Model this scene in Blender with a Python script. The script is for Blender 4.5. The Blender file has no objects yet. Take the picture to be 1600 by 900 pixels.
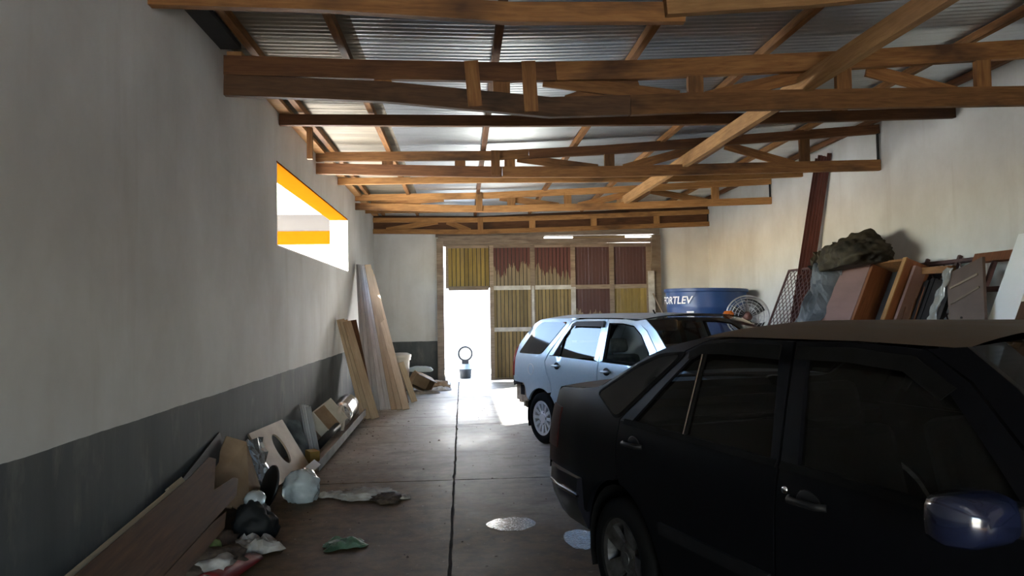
import bpy, bmesh, math, random
from mathutils import Vector, Matrix, noise
from mathutils.geometry import delaunay_2d_cdt
random.seed(11)
S = bpy.context.scene
COL = S.collection
PI = math.pi

# ------------------------------------------------------------------ camera
F = 1130.0
psi, th, roll = math.radians(3.978), math.radians(1.965), math.radians(0.9)
fw = Vector((math.sin(psi) * math.cos(th), math.cos(psi) * math.cos(th), math.sin(th)))
rt = Vector((math.cos(psi), -math.sin(psi), 0)); up = rt.cross(fw)
r2 = rt * math.cos(roll) - up * math.sin(roll); u2 = rt * math.sin(roll) + up * math.cos(roll)
cam = bpy.data.objects.new('camera', bpy.data.cameras.new('camera')); COL.objects.link(cam)
M = Matrix((r2, u2, -fw)).transposed().to_4x4(); M.translation = (0, 0, 1.48)
cam.matrix_world = M
cam.data.sensor_width = 36; cam.data.lens = 36 * F / 1600; cam.data.clip_start = 0.05
S.camera = cam

# ------------------------------------------------------------------ sky, sun, exposure
W = bpy.data.worlds.new('world'); S.world = W; W.use_nodes = True
nt = W.node_tree; nt.nodes.clear()
sky = nt.nodes.new('ShaderNodeTexSky'); sky.sky_type = 'NISHITA'; sky.sun_disc = False
sky.sun_elevation = math.radians(34); sky.sun_rotation = math.radians(-130)
bg = nt.nodes.new('ShaderNodeBackground'); bg.inputs['Strength'].default_value = 0.75
wo = nt.nodes.new('ShaderNodeOutputWorld')
nt.links.new(sky.outputs[0], bg.inputs['Color']); nt.links.new(bg.outputs[0], wo.inputs['Surface'])
sl = bpy.data.lights.new('sun', 'SUN'); sl.energy = 38.0; sl.angle = math.radians(2.0); sl.color = (1.0, 0.975, 0.94)
so = bpy.data.objects.new('sun', sl); COL.objects.link(so)
so.rotation_euler = Vector((2.45, 1.85, -2.2)).to_track_quat('-Z', 'Y').to_euler()
so.location = (-20, -15, 20)
vs = S.view_settings
vs.view_transform = 'Standard'; vs.look = 'None'; vs.gamma = 1.0; vs.use_curve_mapping = False
vs.exposure = 2.42
S.cycles.max_bounces = 10; S.cycles.diffuse_bounces = 6; S.cycles.glossy_bounces = 4
S.cycles.transparent_max_bounces = 12; S.cycles.sample_clamp_indirect = 6.0
S.cycles.caustics_reflective = False; S.cycles.caustics_refractive = False

def portal(name, loc, rot, sx, sy):
    l = bpy.data.lights.new(name, 'AREA'); l.shape = 'RECTANGLE'; l.size = sx; l.size_y = sy
    l.cycles.is_portal = True
    o = bpy.data.objects.new(name, l); COL.objects.link(o); o.location = loc; o.rotation_euler = rot
portal('window_portal', (-2.16, 9.83, 2.64), (0, -PI / 2, 0), 0.88, 4.66)
portal('doorway_portal', (0.15, 15.9, 1.0), (-PI / 2, 0, 0), 0.97, 2.0)
portal('entrance_portal', (0.6, -4.1, 1.15), (PI / 2, 0, 0), 2.4, 2.3)

# ------------------------------------------------------------------ materials
def new_mat(name):
    m = bpy.data.materials.new(name); m.use_nodes = True
    return m, m.node_tree, m.node_tree.nodes['Principled BSDF']
def N(t, kind, **kw):
    n = t.nodes.new(kind)
    for k, v in kw.items():
        if k in n.inputs: n.inputs[k].default_value = v
        else: setattr(n, k, v)
    return n
def ramp(t, a, b, ca, cb):
    r = t.nodes.new('ShaderNodeValToRGB')
    r.color_ramp.elements[0].position = a; r.color_ramp.elements[1].position = b
    r.color_ramp.elements[0].color = (*ca, 1); r.color_ramp.elements[1].color = (*cb, 1)
    return r
def mixc(t, fac, a, b):
    m = t.nodes.new('ShaderNodeMix'); m.data_type = 'RGBA'
    for s, v in ((m.inputs[0], fac), (m.inputs[6], a), (m.inputs[7], b)):
        if isinstance(v, bpy.types.NodeSocket): t.links.new(v, s)
        elif isinstance(v, tuple): s.default_value = (*v, 1)
        else: s.default_value = v
    return m.outputs[2]
def mth(t, op, a, b=0.0, clamp=False):
    m = t.nodes.new('ShaderNodeMath'); m.operation = op; m.use_clamp = clamp
    for s, v in ((m.inputs[0], a), (m.inputs[1], b)):
        if isinstance(v, bpy.types.NodeSocket): t.links.new(v, s)
        else: s.default_value = v
    return m.outputs[0]
def coords(t, scale=(1, 1, 1), world=False, rnd=True):
    if world: src = N(t, 'ShaderNodeNewGeometry').outputs['Position']
    else: src = N(t, 'ShaderNodeTexCoord').outputs['Object']
    mp = N(t, 'ShaderNodeMapping'); mp.inputs['Scale'].default_value = scale
    t.links.new(src, mp.inputs['Vector'])
    if rnd and not world:
        oi = N(t, 'ShaderNodeObjectInfo')
        v = N(t, 'ShaderNodeVectorMath', operation='SCALE'); v.inputs[0].default_value = (37, 19, 53)
        t.links.new(oi.outputs['Random'], v.inputs['Scale']); t.links.new(v.outputs[0], mp.inputs['Location'])
    return mp.outputs[0]
def nz(t, vec, scale=5.0, detail=4.0, rough=0.55, dist=0.0):
    n = N(t, 'ShaderNodeTexNoise', Scale=scale, Detail=detail, Roughness=rough, Distortion=dist)
    t.links.new(vec, n.inputs['Vector']); return n.outputs['Fac']
def bump(t, b, h, strength, dist=0.01):
    n = N(t, 'ShaderNodeBump', Strength=strength, Distance=dist)
    t.links.new(h, n.inputs['Height']); t.links.new(n.outputs[0], b.inputs['Normal'])

def simple(name, c1, c2=None, rough=0.6, metal=0.0, scale=8.0, bmp=0.0, stretch=(1, 1, 1), spec=0.5, lo=0.35, hi=0.65, coat=0.0):
    m, t, b = new_mat(name); c2 = c2 or tuple(x * 0.75 for x in c1)
    v = coords(t, stretch); f = nz(t, v, scale)
    r = ramp(t, lo, hi, c2, c1); t.links.new(f, r.inputs[0]); t.links.new(r.outputs[0], b.inputs['Base Color'])
    b.inputs['Roughness'].default_value = rough; b.inputs['Metallic'].default_value = metal
    b.inputs['Specular IOR Level'].default_value = spec; b.inputs['Coat Weight'].default_value = coat
    if bmp: bump(t, b, f, bmp)
    return m
def wood(name, c1, c2, stain=(0.05, 0.025, 0.015), amt=0.5, rough=0.65):
    """timber with its grain along local X, a tone of its own and dark water stains"""
    m, t, b = new_mat(name)
    v = coords(t, (1.2, 14, 14)); f = nz(t, v, 3.0, 6, 0.6, 0.6)
    r = ramp(t, 0.3, 0.7, c2, c1); t.links.new(f, r.inputs[0])
    v2 = coords(t, (0.55, 1.4, 1.4)); f2 = nz(t, v2, 1.6, 4, 0.6)
    s = ramp(t, 0.52, 0.68, (0, 0, 0), (amt, amt, amt)); t.links.new(f2, s.inputs[0])
    c = mixc(t, s.outputs[0], r.outputs[0], stain)
    oi = N(t, 'ShaderNodeObjectInfo')
    k = mth(t, 'MULTIPLY_ADD', oi.outputs['Random'], 0.5); t.nodes[-1].inputs[2].default_value = 0.75
    h = N(t, 'ShaderNodeHueSaturation'); t.links.new(k, h.inputs['Value']); t.links.new(c, h.inputs['Color'])
    t.links.new(h.outputs[0], b.inputs['Base Color'])
    b.inputs['Roughness'].default_value = rough; b.inputs['Specular IOR Level'].default_value = 0.22
    bump(t, b, f, 0.25, 0.004)
    return m

MAT = {}
def wall_mat():
    m, t, b = new_mat('plaster_with_grey_dado')
    p = N(t, 'ShaderNodeNewGeometry').outputs['Position']
    sx = N(t, 'ShaderNodeSeparateXYZ'); t.links.new(p, sx.inputs[0])
    edge = nz(t, coords(t, (1, 1, 1), True), 3.0, 3)
    z = mth(t, 'ADD', sx.outputs['Z'], mth(t, 'MULTIPLY', edge, 0.02))
    band = mth(t, 'LESS_THAN', z, 0.905)
    blot = nz(t, coords(t, (0.9, 0.9, 0.7), True), 1.1, 6, 0.6)
    streak = nz(t, coords(t, (2.2, 2.2, 0.22), True), 1.5, 5, 0.6)
    w1 = ramp(t, 0.32, 0.68, (0.46, 0.46, 0.45), (0.61, 0.62, 0.62)); t.links.new(blot, w1.inputs[0])
    st = ramp(t, 0.56, 0.78, (0, 0, 0), (0.34, 0.34, 0.34)); t.links.new(streak, st.inputs[0])
    white = mixc(t, st.outputs[0], w1.outputs[0], (0.33, 0.30, 0.26))
    d1 = ramp(t, 0.35, 0.75, (0.048, 0.056, 0.060), (0.085, 0.094, 0.098)); t.links.new(streak, d1.inputs[0])
    scuff = ramp(t, 0.54, 0.70, (0, 0, 0), (0.75, 0.75, 0.75)); t.links.new(nz(t, coords(t, (1.6, 1.6, 0.7), True), 2.3, 6, 0.65), scuff.inputs[0])
    grey = mixc(t, scuff.outputs[0], d1.outputs[0], (0.14, 0.14, 0.135))
    c = mixc(t, band, white, grey)
    t.links.new(c, b.inputs['Base Color']); b.inputs['Roughness'].default_value = 0.75
    bump(t, b, nz(t, coords(t, (1, 1, 1), True), 14, 5), 0.12, 0.01)
    return m
def floor_mat():
    m, t, b = new_mat('worn_concrete_with_brown_dirt')
    p = N(t, 'ShaderNodeNewGeometry').outputs['Position']
    sx = N(t, 'ShaderNodeSeparateXYZ'); t.links.new(p, sx.inputs[0])
    big = nz(t, coords(t, (0.8, 0.5, 1), True), 1.0, 6, 0.62)
    fine = nz(t, coords(t, (1, 1, 1), True), 9.0, 6, 0.65)
    conc = ramp(t, 0.3, 0.7, (0.25, 0.25, 0.225), (0.42, 0.42, 0.385)); t.links.new(fine, conc.inputs[0])
    dirt = ramp(t, 0.3, 0.72, (0.034, 0.020, 0.008), (0.105, 0.066, 0.030)); t.links.new(fine, dirt.inputs[0])
    # the sweepings lie thickest towards the near end and along the left wall
    y = mth(t, 'ADD', sx.outputs['Y'], mth(t, 'MULTIPLY', mth(t, 'SUBTRACT', big, 0.5), 7.0))
    y = mth(t, 'ADD', y, mth(t, 'MULTIPLY', sx.outputs['X'], 1.1))
    k = ramp(t, 0.0, 1.0, (1, 1, 1), (0, 0, 0))
    t.links.new(mth(t, 'DIVIDE', mth(t, 'SUBTRACT', y, 5.2), 5.0, True), k.inputs[0])
    c = mixc(t, k.outputs[0], conc.outputs[0], dirt.outputs[0])
    sw = ramp(t, 0.50, 0.66, (0, 0, 0), (0.62, 0.62, 0.62)); t.links.new(nz(t, coords(t, (0.7, 2.6, 1), True), 1.7, 7, 0.7, 0.5), sw.inputs[0])
    c = mixc(t, sw.outputs[0], c, (0.045, 0.027, 0.015))
    sp = ramp(t, 0.66, 0.72, (0, 0, 0), (0.5, 0.5, 0.5)); t.links.new(nz(t, coords(t, (1, 1, 1), True), 26, 3, 0.6), sp.inputs[0])
    c = mixc(t, sp.outputs[0], c, (0.24, 0.20, 0.16))
    t.links.new(c, b.inputs['Base Color'])
    rr = ramp(t, 0.3, 0.7, (0.42, 0.42, 0.42), (0.68, 0.68, 0.68)); t.links.new(big, rr.inputs[0]); t.links.new(rr.outputs[0], b.inputs['Roughness'])
    t.links.new(mth(t, 'MULTIPLY_ADD', k.outputs[0], -0.36), b.inputs['Specular IOR Level']); t.nodes[-1].inputs[2].default_value = 0.42
    bump(t, b, fine, 0.25, 0.01)
    return m
MAT['wall'] = wall_mat(); MAT['floor'] = floor_mat()
MAT['beam'] = wood('truss_timber', (0.30, 0.145, 0.052), (0.155, 0.066, 0.023), amt=0.9)
MAT['beam_dark'] = wood('dark_stained_timber', (0.15, 0.066, 0.027), (0.08, 0.034, 0.015), amt=0.8)
MAT['beam_grim'] = wood('blackened_timber', (0.105, 0.055, 0.028), (0.052, 0.027, 0.014), (0.012, 0.010, 0.008), amt=0.9)
MAT['beam_lit'] = wood('lit_orange_timber', (0.44, 0.225, 0.080), (0.26, 0.12, 0.040), amt=0.7)  # truss timber made brighter: sun bounce at the far end put into its colour
MAT['beam_pale'] = wood('pale_new_timber', (0.40, 0.225, 0.095), (0.25, 0.13, 0.05), amt=0.4)
MAT['zinc'] = simple('galvanised_sheet', (0.66, 0.70, 0.75), (0.50, 0.54, 0.58), 0.38, 0.9, 1.2, stretch=(0.4, 2, 1))
MAT['oldsheet'] = simple('old_brownish_sheet', (0.30, 0.26, 0.20), (0.16, 0.14, 0.11), 0.6, 0.35, 2.0, stretch=(0.4, 2, 1))
MAT['dado_dark'] = simple('tarred_board_and_recess_shade', (0.03, 0.03, 0.03), (0.015, 0.015, 0.015), 0.8, scale=3)
MAT['greywood'] = wood('weathered_grey_timber', (0.25, 0.20, 0.155), (0.14, 0.108, 0.082), amt=0.5)
MAT['yellow'] = wood('ochre_painted_plank', (0.27, 0.195, 0.058), (0.19, 0.135, 0.042), (0.16, 0.12, 0.07), 0.6)
MAT['tanpl'] = wood('faded_ochre_plank', (0.22, 0.165, 0.080), (0.155, 0.115, 0.056), (0.15, 0.12, 0.075), 0.6)
MAT['paler'] = simple('whitewashed_rail', (0.48, 0.47, 0.45), (0.30, 0.285, 0.255), 0.8, scale=6)
def red_mat(name, z0, amp, dark):
    m, t, b = new_mat(name)
    p = N(t, 'ShaderNodeNewGeometry').outputs['Position']
    sx = N(t, 'ShaderNodeSeparateXYZ'); t.links.new(p, sx.inputs[0])
    n1 = nz(t, coords(t, (9, 1, 0.5), True), 1.3, 3, 0.6)
    z = mth(t, 'ADD', sx.outputs['Z'], mth(t, 'MULTIPLY', mth(t, 'SUBTRACT', n1, 0.5), amp))
    f = mth(t, 'GREATER_THAN', z, z0)
    g = nz(t, coords(t, (20, 1, 1.0), True), 2.0, 4)
    bare = ramp(t, 0.3, 0.7, (0.13, 0.10, 0.062), (0.21, 0.165, 0.105)); t.links.new(g, bare.inputs[0])
    rd = ramp(t, 0.3, 0.7, tuple(x * 0.8 for x in dark), dark); t.links.new(g, rd.inputs[0])
    t.links.new(mixc(t, f, bare.outputs[0], rd.outputs[0]), b.inputs['Base Color'])
    b.inputs['Roughness'].default_value = 0.7
    return m
MAT['red_a'] = red_mat('oxide_red_paint_ragged', 2.38, 1.25, (0.085, 0.027, 0.023))
MAT['red_b'] = red_mat('oxide_red_paint_full', 1.95, 0.3, (0.056, 0.019, 0.016))
MAT['red_c'] = red_mat('oxide_red_paint_half', 1.45, 0.8, (0.056, 0.020, 0.017))
MAT['white_paint'] = simple('white_render', (0.78, 0.77, 0.74), (0.70, 0.69, 0.66), 0.8, scale=2)
MAT['orange_paint_and_bounce'] = simple('orange_render_and_bounce', (0.15, 0.040, 0.0015), (0.14, 0.037, 0.0015), 1.0, scale=2, spec=0.0)
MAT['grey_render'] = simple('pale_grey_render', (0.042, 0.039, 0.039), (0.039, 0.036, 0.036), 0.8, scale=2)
MAT['yard'] = simple('pale_concrete_yard', (0.42, 0.41, 0.38), (0.34, 0.33, 0.30), 0.9, scale=1.0)
MAT['black_paint'] = simple('black_car_paint', (0.0035, 0.0038, 0.005), (0.003, 0.003, 0.004), 0.32, 0.0, 30, spec=0.07)
def dusty():
    m, t, b = new_mat('black_car_paint_under_dust')
    g = N(t, 'ShaderNodeNewGeometry'); sx = N(t, 'ShaderNodeSeparateXYZ'); t.links.new(g.outputs['Normal'], sx.inputs[0])
    upf = mth(t, 'MULTIPLY', mth(t, 'SUBTRACT', sx.outputs['Z'], 0.25, True), 1.1, True)
    n1 = nz(t, coords(t, (1, 2.5, 1)), 3, 5)
    k = ramp(t, 0.25, 0.7, (0.45, 0.45, 0.45), (1, 1, 1)); t.links.new(n1, k.inputs[0])
    f = mth(t, 'MULTIPLY', upf, k.outputs[0])
    t.links.new(mixc(t, f, (0.007, 0.007, 0.010), (0.17, 0.125, 0.085)), b.inputs['Base Color'])
    t.links.new(mth(t, 'MULTIPLY_ADD', f, 0.4), b.inputs['Roughness']); t.nodes[-1].inputs[2].default_value = 0.28
    b.inputs['Specular IOR Level'].default_value = 0.15
    return m
MAT['dusty_black'] = dusty()
MAT['silver'] = simple('silver_blue_car_paint', (0.44, 0.55, 0.62), (0.41, 0.52, 0.59), 0.30, 0.45, 40, coat=0.6)
MAT['silver_dull'] = simple('pale_matt_silver_paint', (0.66, 0.66, 0.64), (0.54, 0.54, 0.52), 0.65, 0.0, 5)  # paler and less shiny than the body paint
MAT['rubber'] = simple('black_rubber', (0.005, 0.005, 0.005), (0.003, 0.003, 0.003), 0.85, scale=20, spec=0.06)
MAT['blk_plastic'] = simple('black_plastic', (0.006, 0.006, 0.007), (0.004, 0.004, 0.0045), 0.55, scale=20, spec=0.18)
MAT['alloy'] = simple('alloy_wheel', (0.58, 0.60, 0.62), (0.50, 0.52, 0.54), 0.4, 0.5, 12)
MAT['alloy_dark'] = simple('dirty_alloy_wheel', (0.15, 0.15, 0.15), (0.05, 0.045, 0.04), 0.38, 0.75, 12)
MAT['chrome'] = simple('chrome', (0.75, 0.75, 0.76), (0.65, 0.65, 0.66), 0.12, 1.0, 5)
MAT['seat'] = simple('dark_seat_cloth', (0.035, 0.037, 0.042), (0.022, 0.023, 0.027), 0.9, scale=60)
MAT['seat_blue'] = simple('greyish_seat_cloth', (0.16, 0.19, 0.20), (0.08, 0.10, 0.11), 0.9, scale=9)
MAT['redlens'] = simple('red_tail_lens', (0.30, 0.015, 0.012), (0.22, 0.012, 0.010), 0.15, scale=30)
MAT['darklens'] = simple('grimy_dark_red_lens', (0.035, 0.006, 0.006), (0.02, 0.004, 0.004), 0.35, scale=20, spec=0.2)
MAT['mirror_sky_tint'] = simple('black_paint_sky_tint', (0.008, 0.011, 0.028), (0.006, 0.008, 0.022), 0.20, 0.0, 20, spec=0.5, coat=0.4)  # bluish sky reflection put into the base colour
MAT['amber'] = simple('amber_lens', (0.95, 0.22, 0.02), (0.80, 0.16, 0.015), 0.2, scale=10)
MAT['clearlens'] = simple('clear_lens', (0.55, 0.57, 0.60), (0.45, 0.47, 0.5), 0.1, scale=30)
MAT['beige'] = simple('beige_bracket', (0.34, 0.28, 0.20), (0.18, 0.14, 0.10), 0.7, scale=14)
MAT['blue_tank'] = simple('blue_polyethylene', (0.020, 0.060, 0.185), (0.014, 0.044, 0.145), 0.38, scale=3)
MAT['white_print'] = simple('white_print', (0.75, 0.76, 0.78), (0.66, 0.67, 0.70), 0.6, scale=9)
MAT['wire'] = simple('steel_wire', (0.50, 0.51, 0.53), (0.38, 0.39, 0.41), 0.4, 0.7, 10)
MAT['wire_dull'] = simple('dull_steel', (0.16, 0.16, 0.16), (0.08, 0.08, 0.08), 0.5, 0.4, 6)
MAT['blade'] = simple('black_fan_blade', (0.02, 0.02, 0.022), None, 0.4, scale=10)
MAT['mahogany'] = wood('reddish_brown_furniture_wood', (0.20, 0.080, 0.036), (0.125, 0.046, 0.022), amt=0.3, rough=0.4)
MAT['cab_face'] = simple('dull_mauve_brown_laminate', (0.20, 0.120, 0.105), (0.145, 0.082, 0.070), 0.45, scale=3, stretch=(1, 0.3, 1))
MAT['darkred'] = wood('dark_red_plank', (0.115, 0.036, 0.028), (0.05, 0.018, 0.014), amt=0.5)
MAT['purple_iron'] = simple('dark_maroon_iron', (0.085, 0.040, 0.042), (0.05, 0.025, 0.026), 0.6, scale=12)
MAT['brown_sheet'] = simple('brown_sheet_metal_door', (0.095, 0.062, 0.050), (0.070, 0.046, 0.037), 0.5, scale=4)
MAT['white_board'] = simple('white_laminate', (0.82, 0.85, 0.87), (0.78, 0.81, 0.83), 0.45, scale=2)
MAT['tarp'] = simple('dirty_olive_tarpaulin', (0.062, 0.052, 0.034), (0.014, 0.012, 0.009), 0.7, scale=4, spec=0.12)
MAT['tarp_grey'] = simple('grey_plastic_sheet', (0.085, 0.097, 0.11), (0.022, 0.026, 0.03), 0.5, scale=3, spec=0.3)
MAT['black_sheet'] = simple('black_plastic_sheet', (0.007, 0.007, 0.008), None, 0.45, scale=5, spec=0.3)
MAT['black_matte'] = simple('matte_black_plastic', (0.010, 0.011, 0.012), None, 0.65, scale=5, spec=0.2)
MAT['board_grey'] = wood('bluish_white_board', (0.47, 0.49, 0.52), (0.33, 0.34, 0.37), (0.2, 0.19, 0.18), 0.3)
MAT['board_tan'] = wood('tan_board', (0.44, 0.355, 0.255), (0.33, 0.26, 0.18), (0.2, 0.15, 0.1), 0.4)
MAT['board_brown'] = wood('brown_board', (0.090, 0.042, 0.019), (0.045, 0.021, 0.010), amt=0.5)
MAT['plywood'] = simple('pale_plywood', (0.46, 0.38, 0.28), (0.36, 0.29, 0.21), 0.6, scale=4, stretch=(1, 1, 4))
MAT['card'] = simple('cardboard', (0.36, 0.25, 0.16), (0.27, 0.18, 0.11), 0.85, scale=5)
MAT['foil'] = simple('crinkled_foil', (0.70, 0.72, 0.75), (0.55, 0.57, 0.6), 0.22, 0.9, 5, bmp=0.4)
MAT['bluewhite'] = simple('pale_blue_plastic', (0.50, 0.60, 0.66), (0.40, 0.50, 0.56), 0.4, scale=4)
MAT['binmat'] = simple('off_white_plastic_bin', (0.62, 0.57, 0.50), (0.50, 0.45, 0.38), 0.5, scale=4)
MAT['rag'] = simple('dirty_white_rag', (0.42, 0.39, 0.36), (0.24, 0.21, 0.18), 0.9, scale=9)
MAT['greenrag'] = simple('green_plastic_scrap', (0.065, 0.12, 0.075), (0.02, 0.045, 0.025), 0.5, scale=14)
MAT['limerag'] = simple('lime_green_scrap', (0.22, 0.30, 0.10), (0.12, 0.18, 0.05), 0.6, scale=14)
MAT['redplastic'] = simple('red_plastic', (0.17, 0.008, 0.009), (0.11, 0.005, 0.006), 0.5, scale=7)
MAT['mustard'] = simple('mustard_card', (0.33, 0.20, 0.04), (0.25, 0.15, 0.03), 0.7, scale=7)
MAT['gut'] = simple('brown_debris', (0.09, 0.06, 0.04), (0.03, 0.02, 0.015), 0.9, scale=15)
def glassy(name, col, tr, rough=0.03, dif=(0.10, 0.09, 0.08), ior=1.5):
    m, t, b = new_mat(name)
    t.nodes.remove(b); out = t.nodes['Material Output']
    g = N(t, 'ShaderNodeBsdfGlossy', Roughness=rough); g.inputs['Color'].default_value = (0.9, 0.9, 0.9, 1)
    tb = N(t, 'ShaderNodeBsdfTransparent'); tb.inputs['Color'].default_value = (*col, 1)
    d = N(t, 'ShaderNodeBsdfDiffuse'); d.inputs['Color'].default_value = (*dif, 1)
    n1 = nz(t, coords(t), 4, 5); r = ramp(t, 0.3, 0.8, (tr * 0.6,) * 3, (tr * 1.4,) * 3); t.links.new(n1, r.inputs[0])
    m1 = N(t, 'ShaderNodeMixShader'); t.links.new(r.outputs[0], m1.inputs[0]); t.links.new(tb.outputs[0], m1.inputs[1]); t.links.new(d.outputs[0], m1.inputs[2])
    fr = N(t, 'ShaderNodeFresnel', IOR=ior)
    m2 = N(t, 'ShaderNodeMixShader'); t.links.new(fr.outputs[0], m2.inputs[0]); t.links.new(m1.outputs[0], m2.inputs[1]); t.links.new(g.outputs[0], m2.inputs[2])
    t.links.new(m2.outputs[0], out.inputs['Surface'])
    return m
MAT['tint'] = glassy('dark_tinted_glass', (0.08, 0.09, 0.10), 0.04, ior=1.28)
MAT['tint2'] = glassy('mid_tinted_glass', (0.24, 0.26, 0.28), 0.05, ior=1.28)
MAT['smoke'] = glassy('lightly_tinted_glass', (0.36, 0.37, 0.38), 0.10)
MAT['clear'] = glassy('dusty_clear_glass', (0.75, 0.78, 0.78), 0.10)
MAT['film'] = glassy('clear_plastic_film', (0.85, 0.90, 0.92), 0.55, 0.15, (0.62, 0.68, 0.70))
MAT['glass_black'] = simple('black_quarter_glass', (0.010, 0.011, 0.013), None, 0.05, scale=5, spec=0.3)
def puddle_mat():
    m, t, b = new_mat('wet_film'); b.inputs['Base Color'].default_value = (0.10, 0.09, 0.085, 1)
    n1 = nz(t, coords(t), 60, 3); r = ramp(t, 0.4, 0.6, (0.05, 0.05, 0.05), (0.30, 0.30, 0.30)); t.links.new(n1, r.inputs[0])
    t.links.new(r.outputs[0], b.inputs['Roughness']); b.inputs['Specular IOR Level'].default_value = 0.8
    bump(t, b, n1, 0.5, 0.004); return m
MAT['puddle'] = puddle_mat()

# ------------------------------------------------------------------ mesh helpers
WM = {}
def link(name, me, mat, parent=None, mw=None, smooth=False):
    o = bpy.data.objects.new(name, me); COL.objects.link(o)
    if mat is not None and len(me.materials) == 0: me.materials.append(MAT[mat] if isinstance(mat, str) else mat)
    mw = mw or Matrix.Identity(4)
    o.matrix_basis = mw; WM[o] = mw
    if parent is not None:
        o.parent = parent; o.matrix_parent_inverse = WM[parent].inverted()
    if smooth:
        me.polygons.foreach_set('use_smooth', [True] * len(me.polygons))
    return o
def lchild(o, parent):
    """attach with the parent's own coordinates"""
    o.parent = parent; o.matrix_parent_inverse = Matrix.Identity(4); WM[o] = WM[parent] @ o.matrix_basis
    return o
def empty(name, loc, rz=0.0):
    o = bpy.data.objects.new(name, None); COL.objects.link(o)
    o.empty_display_size = 0.1
    o.location = loc; o.rotation_euler = (0, 0, rz)
    WM[o] = Matrix.Translation(loc) @ Matrix.Rotation(rz, 4, 'Z')
    return o
def tag(o, label=None, cat=None, group=None, kind=None):
    if label: o['label'] = label
    if cat: o['category'] = cat
    if group: o['group'] = group
    if kind: o['kind'] = kind
    return o
class MB:
    def __init__(s): s.v = []; s.f = []
    def add(s, v, f):
        b = len(s.v); s.v += [tuple(p) for p in v]; s.f += [tuple(i + b for i in q) for q in f]; return s
    def box(s, c, d, rot=None):
        p = [Vector((x * d[0] / 2, y * d[1] / 2, z * d[2] / 2)) for x in (-1, 1) for y in (-1, 1) for z in (-1, 1)]
        if rot is not None: p = [rot @ q for q in p]
        return s.add([q + Vector(c) for q in p], [(0, 1, 3, 2), (4, 6, 7, 5), (0, 4, 5, 1), (2, 3, 7, 6), (0, 2, 6, 4), (1, 5, 7, 3)])
    def mm(s, a, b): return s.box([(a[i] + b[i]) / 2 for i in range(3)], [abs(b[i] - a[i]) for i in range(3)])
    def prism(s, poly, axis, a, b):
        """polygon in the two other axes, extruded along axis from a to b"""
        def p3(p, w):
            q = list(p); q.insert(axis, w); return q
        n = len(poly)
        v = [p3(p, a) for p in poly] + [p3(p, b) for p in poly]
        f = [tuple(range(n))[::-1], tuple(range(n, 2 * n))] + [(i, (i + 1) % n, n + (i + 1) % n, n + i) for i in range(n)]
        return s.add(v, f)
    def tube(s, path, r, n=8, cap=True):
        path = [Vector(p) for p in path]; rr = r if isinstance(r, (list, tuple)) else [r] * len(path)
        v = []; f = []
        for i, p in enumerate(path):
            d = (path[min(i + 1, len(path) - 1)] - path[max(i - 1, 0)]).normalized()
            a = d.orthogonal().normalized() if i == 0 else (a - d * a.dot(d)).normalized()
            b = d.cross(a)
            v += [p + (a * math.cos(2 * PI * k / n) + b * math.sin(2 * PI * k / n)) * rr[i] for k in range(n)]
        for i in range(len(path) - 1):
            f += [(i * n + k, i * n + (k + 1) % n, (i + 1) * n + (k + 1) % n, (i + 1) * n + k) for k in range(n)]
        if cap: f += [tuple(range(n))[::-1], tuple(range((len(path) - 1) * n, len(path) * n))]
        return s.add(v, f)
    def lathe(s, prof, n=32, axis='Z', c=(0, 0, 0)):
        v = []; f = []
        for r, h in prof:
            for k in range(n):
                a = 2 * PI * k / n; x, y = r * math.cos(a), r * math.sin(a)
                q = (x, y, h) if axis == 'Z' else (x, h, y)
                v.append((q[0] + c[0], q[1] + c[1], q[2] + c[2]))
        for i in range(len(prof) - 1):
            f += [(i * n + k, i * n + (k + 1) % n, (i + 1) * n + (k + 1) % n, (i + 1) * n + k) for k in range(n)]
        return s.add(v, f)
    def ring(s, R, r, c=(0, 0, 0), axis='Z', n=40, m=6):
        return s.lathe([(R + r * math.cos(2 * PI * j / m), r * math.sin(2 * PI * j / m)) for j in range(m + 1)], n, axis, c)
    def mesh(s, name):
        me = bpy.data.meshes.new(name); me.from_pydata(s.v, [], s.f); me.update()
        bm = bmesh.new(); bm.from_mesh(me); bmesh.ops.recalc_face_normals(bm, faces=bm.faces); bm.to_mesh(me); bm.free()
        return me
    def build(s, name, mat, parent=None, mw=None, smooth=False, bevel=0.0, local=False, auto=None):
        o = link(name, s.mesh(name), mat, None if local else parent, mw, smooth or auto is not None)
        if local: lchild(o, parent)
        if auto is not None: autosmooth(o.data, auto)
        if bevel:
            m = o.modifiers.new('bevel', 'BEVEL'); m.width = bevel; m.segments = 2; m.limit_method = 'ANGLE'
        return o
def autosmooth(me, deg):
    bm = bmesh.new(); bm.from_mesh(me)
    for e in bm.edges:
        e.smooth = not (len(e.link_faces) == 2 and e.calc_face_angle(0) > math.radians(deg))
    bm.to_mesh(me); bm.free()
def frame(p0, p1, upv=(0, 0, 1)):
    p0, p1 = Vector(p0), Vector(p1); x = (p1 - p0).normalized(); u = Vector(upv)
    y = u.cross(x).normalized(); z = x.cross(y)
    m = Matrix((x, y, z)).transposed().to_4x4(); m.translation = p0
    return m, (p1 - p0).length
def bar(name, p0, p1, w, h, mat, parent=None, upv=(0, 0, 1), bevel=0.0, jag=0.0):
    """a timber from p0 to p1: w across, h along upv; p0-p1 is its centre line"""
    m, L = frame(p0, p1, upv)
    b = MB().box((L / 2, 0, 0), (L, w, h))
    if jag: b.v = [(x + random.uniform(-jag, jag), y, z) for x, y, z in b.v]
    return b.build(name, mat, parent, m, bevel=bevel)
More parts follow.
